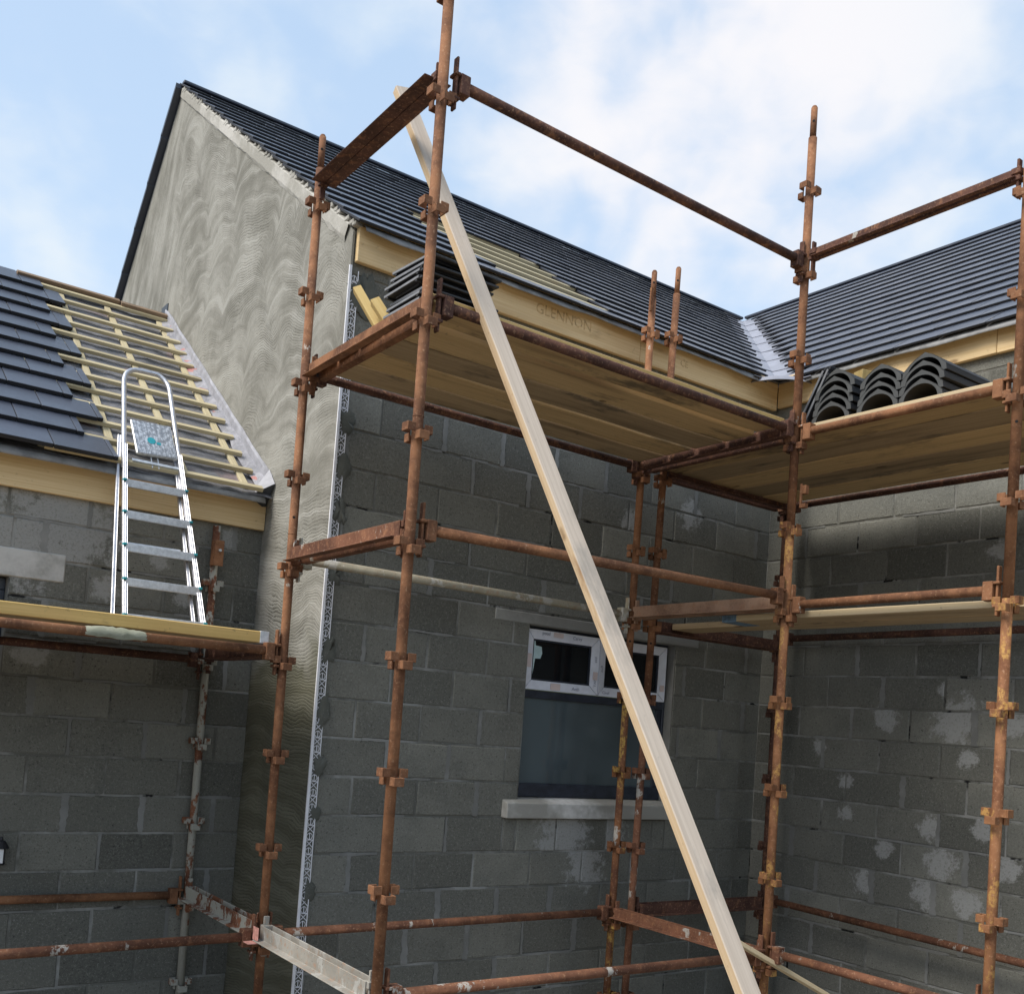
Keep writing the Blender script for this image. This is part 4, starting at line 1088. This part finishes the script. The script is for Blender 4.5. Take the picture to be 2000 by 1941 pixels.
st_ = [(3.628, 5, 'in the pile beside the corner pole', ['bottom', 'second lowest', 'middle', 'second from top', 'topmost']),
       (3.332, 4, 'in the middle pile', ['bottom', 'second lowest', 'third lowest', 'topmost']),
       (3.080, 4, 'in the pile farthest from the corner pole', ['bottom', 'second lowest', 'third lowest', 'topmost'])]
for y, c, where, nm in st_:
    for k in range(c):
        ridge(y + rng.uniform(-.004, .004) - .004 * k, 1.845 + .0465 * k, rng.uniform(-.008, .012), rng.uniform(-1.2, 1.2), '%s arched dark ridge tile %s' % (nm[k], where), 'ridge tiles piled on the side platform')

# ------------------------------------------------------------------ step ladder
KY = .649
def lp(x, s, off=0):
    """point on the leaning ladder plane: s metres up the slope from the feet, off towards the wall"""
    q = s / math.hypot(1, KY); dn = V((0, 1, -KY)).normalized()
    return V((x, 5.5 + KY * q, .40 + q)) + dn * off
ladn = V((0, -1, KY)).normalized(); ladu = (lp(0, 1) - lp(0, 0)).normalized()
lad = empty('step_ladder', (1.78, 5.5, .40)); tag(lad, 'aluminium step ladder leaning on the wing fascia from the low platform', 'ladder')
fl = lambda s: 1.592 + .088 * s; fr = lambda s: 2.022 + .012 * s
for fx, nm in ((fl, 0), (fr, 1)):
    mb = MB(); a, b = lp(fx(0), 0), lp(fx(1.30), 1.30)
    mb.bar(a, b, .020, .040, ladn, 0); mb.bar(a + ladn * .0205, b + ladn * .0205, .005, .003, ladn, 0)
    for e in (-1, 1): mb.bar(a + V((e * .0115, 0, 0)) + ladn * .017, b + V((e * .0115, 0, 0)) + ladn * .017, .004, .008, ladn, 0)
    build(mb, 'stile', ALU, lad, bevel=.002)
for s0, off in ((1.53, .075), (2.035, .075)):
    pass
for fx in (lambda s: 1.537 + .110 * s, lambda s: 1.985 + .028 * s):
    mb = MB(); a, b = lp(fx(0), .0, .040), lp(fx(1.40), 1.40, .030); mb.bar(a, b, .014, .028, ladn, 0)
    for e in (-1, 1): mb.bar(a + V((e * .008, 0, 0)) + ladn * .012, b + V((e * .008, 0, 0)) + ladn * .012, .003, .006, ladn, 0)
    build(mb, 'rear_stile', ALU, lad, bevel=.002)
for k in range(5):
    s = .04 + .2435 * k; mb = MB(); a, b = lp(fl(s) + .0, s), lp(fr(s), s)
    mb.bar(a + V((-.008, 0, 0)), b + V((.008, 0, 0)), .075, .010, V((0, 0, 1)), 0)
    mb.bar(a - V((0, .037, .018)), b - V((0, .037, .018)), .004, .034, V((0, 0, 1)), 0)
    mb.bar(a - V((0, .030, .037)), b - V((0, .030, .037)), .018, .004, V((0, 0, 1)), 0)
    for e in range(3): mb.bar(a + V((0, -.025 + .022 * e, .0062)), b + V((0, -.025 + .022 * e, .0062)), .006, .003, V((0, 0, 1)), 0)
    tr = build(mb, 'tread', ALU_DULL, lad, loc=(a + b) / 2, bevel=.001)
    mb = MB()
    for c in (a + V((-.006, 0, 0)), b + V((.006, 0, 0))): mb.box(c + V((-.010, -.041, -.005)), c + V((.010, -.012, .008)))
    build(mb, 'end_cap', TEAL, tr, bevel=.002)
hp = []
for s in (1.12, 1.3, 1.5, 1.72, 1.86): hp.append(lp(fl(s) - .003, s, .0))
sT = 1.995; xl, xr = fl(1.86), fr(1.9)
for j in range(1, 7):
    an = R(90 * j / 6); hp.append(lp(xl + .105 - math.cos(an) * .105, 1.86 + math.sin(an) * (sT - 1.86), 0))
for j in range(1, 7):
    an = R(90 * j / 6); hp.append(lp(xr - .095 + math.sin(an) * .095, 1.88 + math.cos(an) * (sT + .01 - 1.88), 0))
for s in (1.75, 1.5, 1.3, 1.12): hp.append(lp(fr(s), s, 0))
mb = MB(); mb.path(hp, .0155, 10); build(mb, 'hand_rail', ALU, lad, smooth=True)
# folded-up top step with its label
A, B_, C_, D_ = lp(1.776, 1.514, -.01), lp(2.02, 1.529, -.01), lp(2.004, 1.254, -.01), lp(1.749, 1.241, -.01)
M = frame(D_, C_, ladn); cen = (A + B_ + C_ + D_) / 4; M.translation = cen
mb = MB(); mb.box((-.125, -.137, -.010), (.125, .137, .010)); ob = build(mb, 'top_step', ALU_DULL, lad, M=M, bevel=.004)
mb = MB(); mb.box((-.119, -.131, .0105), (.119, .131, .0125)); lbm = build(mb, 'warning_label', LABELM, None, M=Matrix.Identity(4)); lbm.parent = ob; lbm.matrix_local = Matrix()
mb = MB(); mb.tube((-.02, -.02, .0128), (-.02, -.02, .0138), .026, 20); mb.box((.01, -.045, .0128), (.035, -.025, .0138)); q = build(mb, 'teal_mark', TEAL, None, M=Matrix.Identity(4)); q.parent = ob; q.matrix_local = Matrix()
mb = MB(); mb.bar(lp(1.74, 1.19, .0), lp(2.03, 1.19, .0), .018, .02, ladn); mb.bar(lp(1.86, 1.16, .0), lp(1.86, 1.245, .0), .006, .006, ladn); mb.bar(lp(1.90, 1.16, .0), lp(1.90, 1.245, .0), .006, .006, ladn)
build(mb, 'hinge_bar', ALU_DULL, lad)
mb = MB(); mb.bar(lp(1.64, .60, .075), lp(1.99, .604, .075), .012, .022, ladn); build(mb, 'rear_brace', ALU_DULL, lad)

# ------------------------------------------------------------------ wall fitting at the left edge
wf = empty('wall_lantern', (1.235, YA, -.95)); tag(wf, 'small black capped fitting with a pale panel on the wing wall at the left edge', 'wall light')
mb = MB(); mb.tube((1.235, YA - .055, -.892), (1.235, YA - .055, -.850), .048, 14, r2=.022); mb.tube((1.235, YA - .055, -.850), (1.235, YA - .055, -.828), .012, 10, r2=.008); mb.tube((1.235, YA - .055, -.985), (1.235, YA - .055, -.972), .03, 14)
build(mb, 'cap', BLACKM, wf, bevel=.002)
mb = MB(); mb.box((1.213, YA - .085, -.972), (1.247, YA - .052, -.8925)); build(mb, 'panel', WHITEG, wf)
mb = MB(); mb.box((1.25, YA - .06, -.972), (1.256, YA - .05, -.8925)); mb.box((1.205, YA - .047, -.98), (1.265, YA + .0, -.87)); build(mb, 'back_plate', BLACKM, wf)
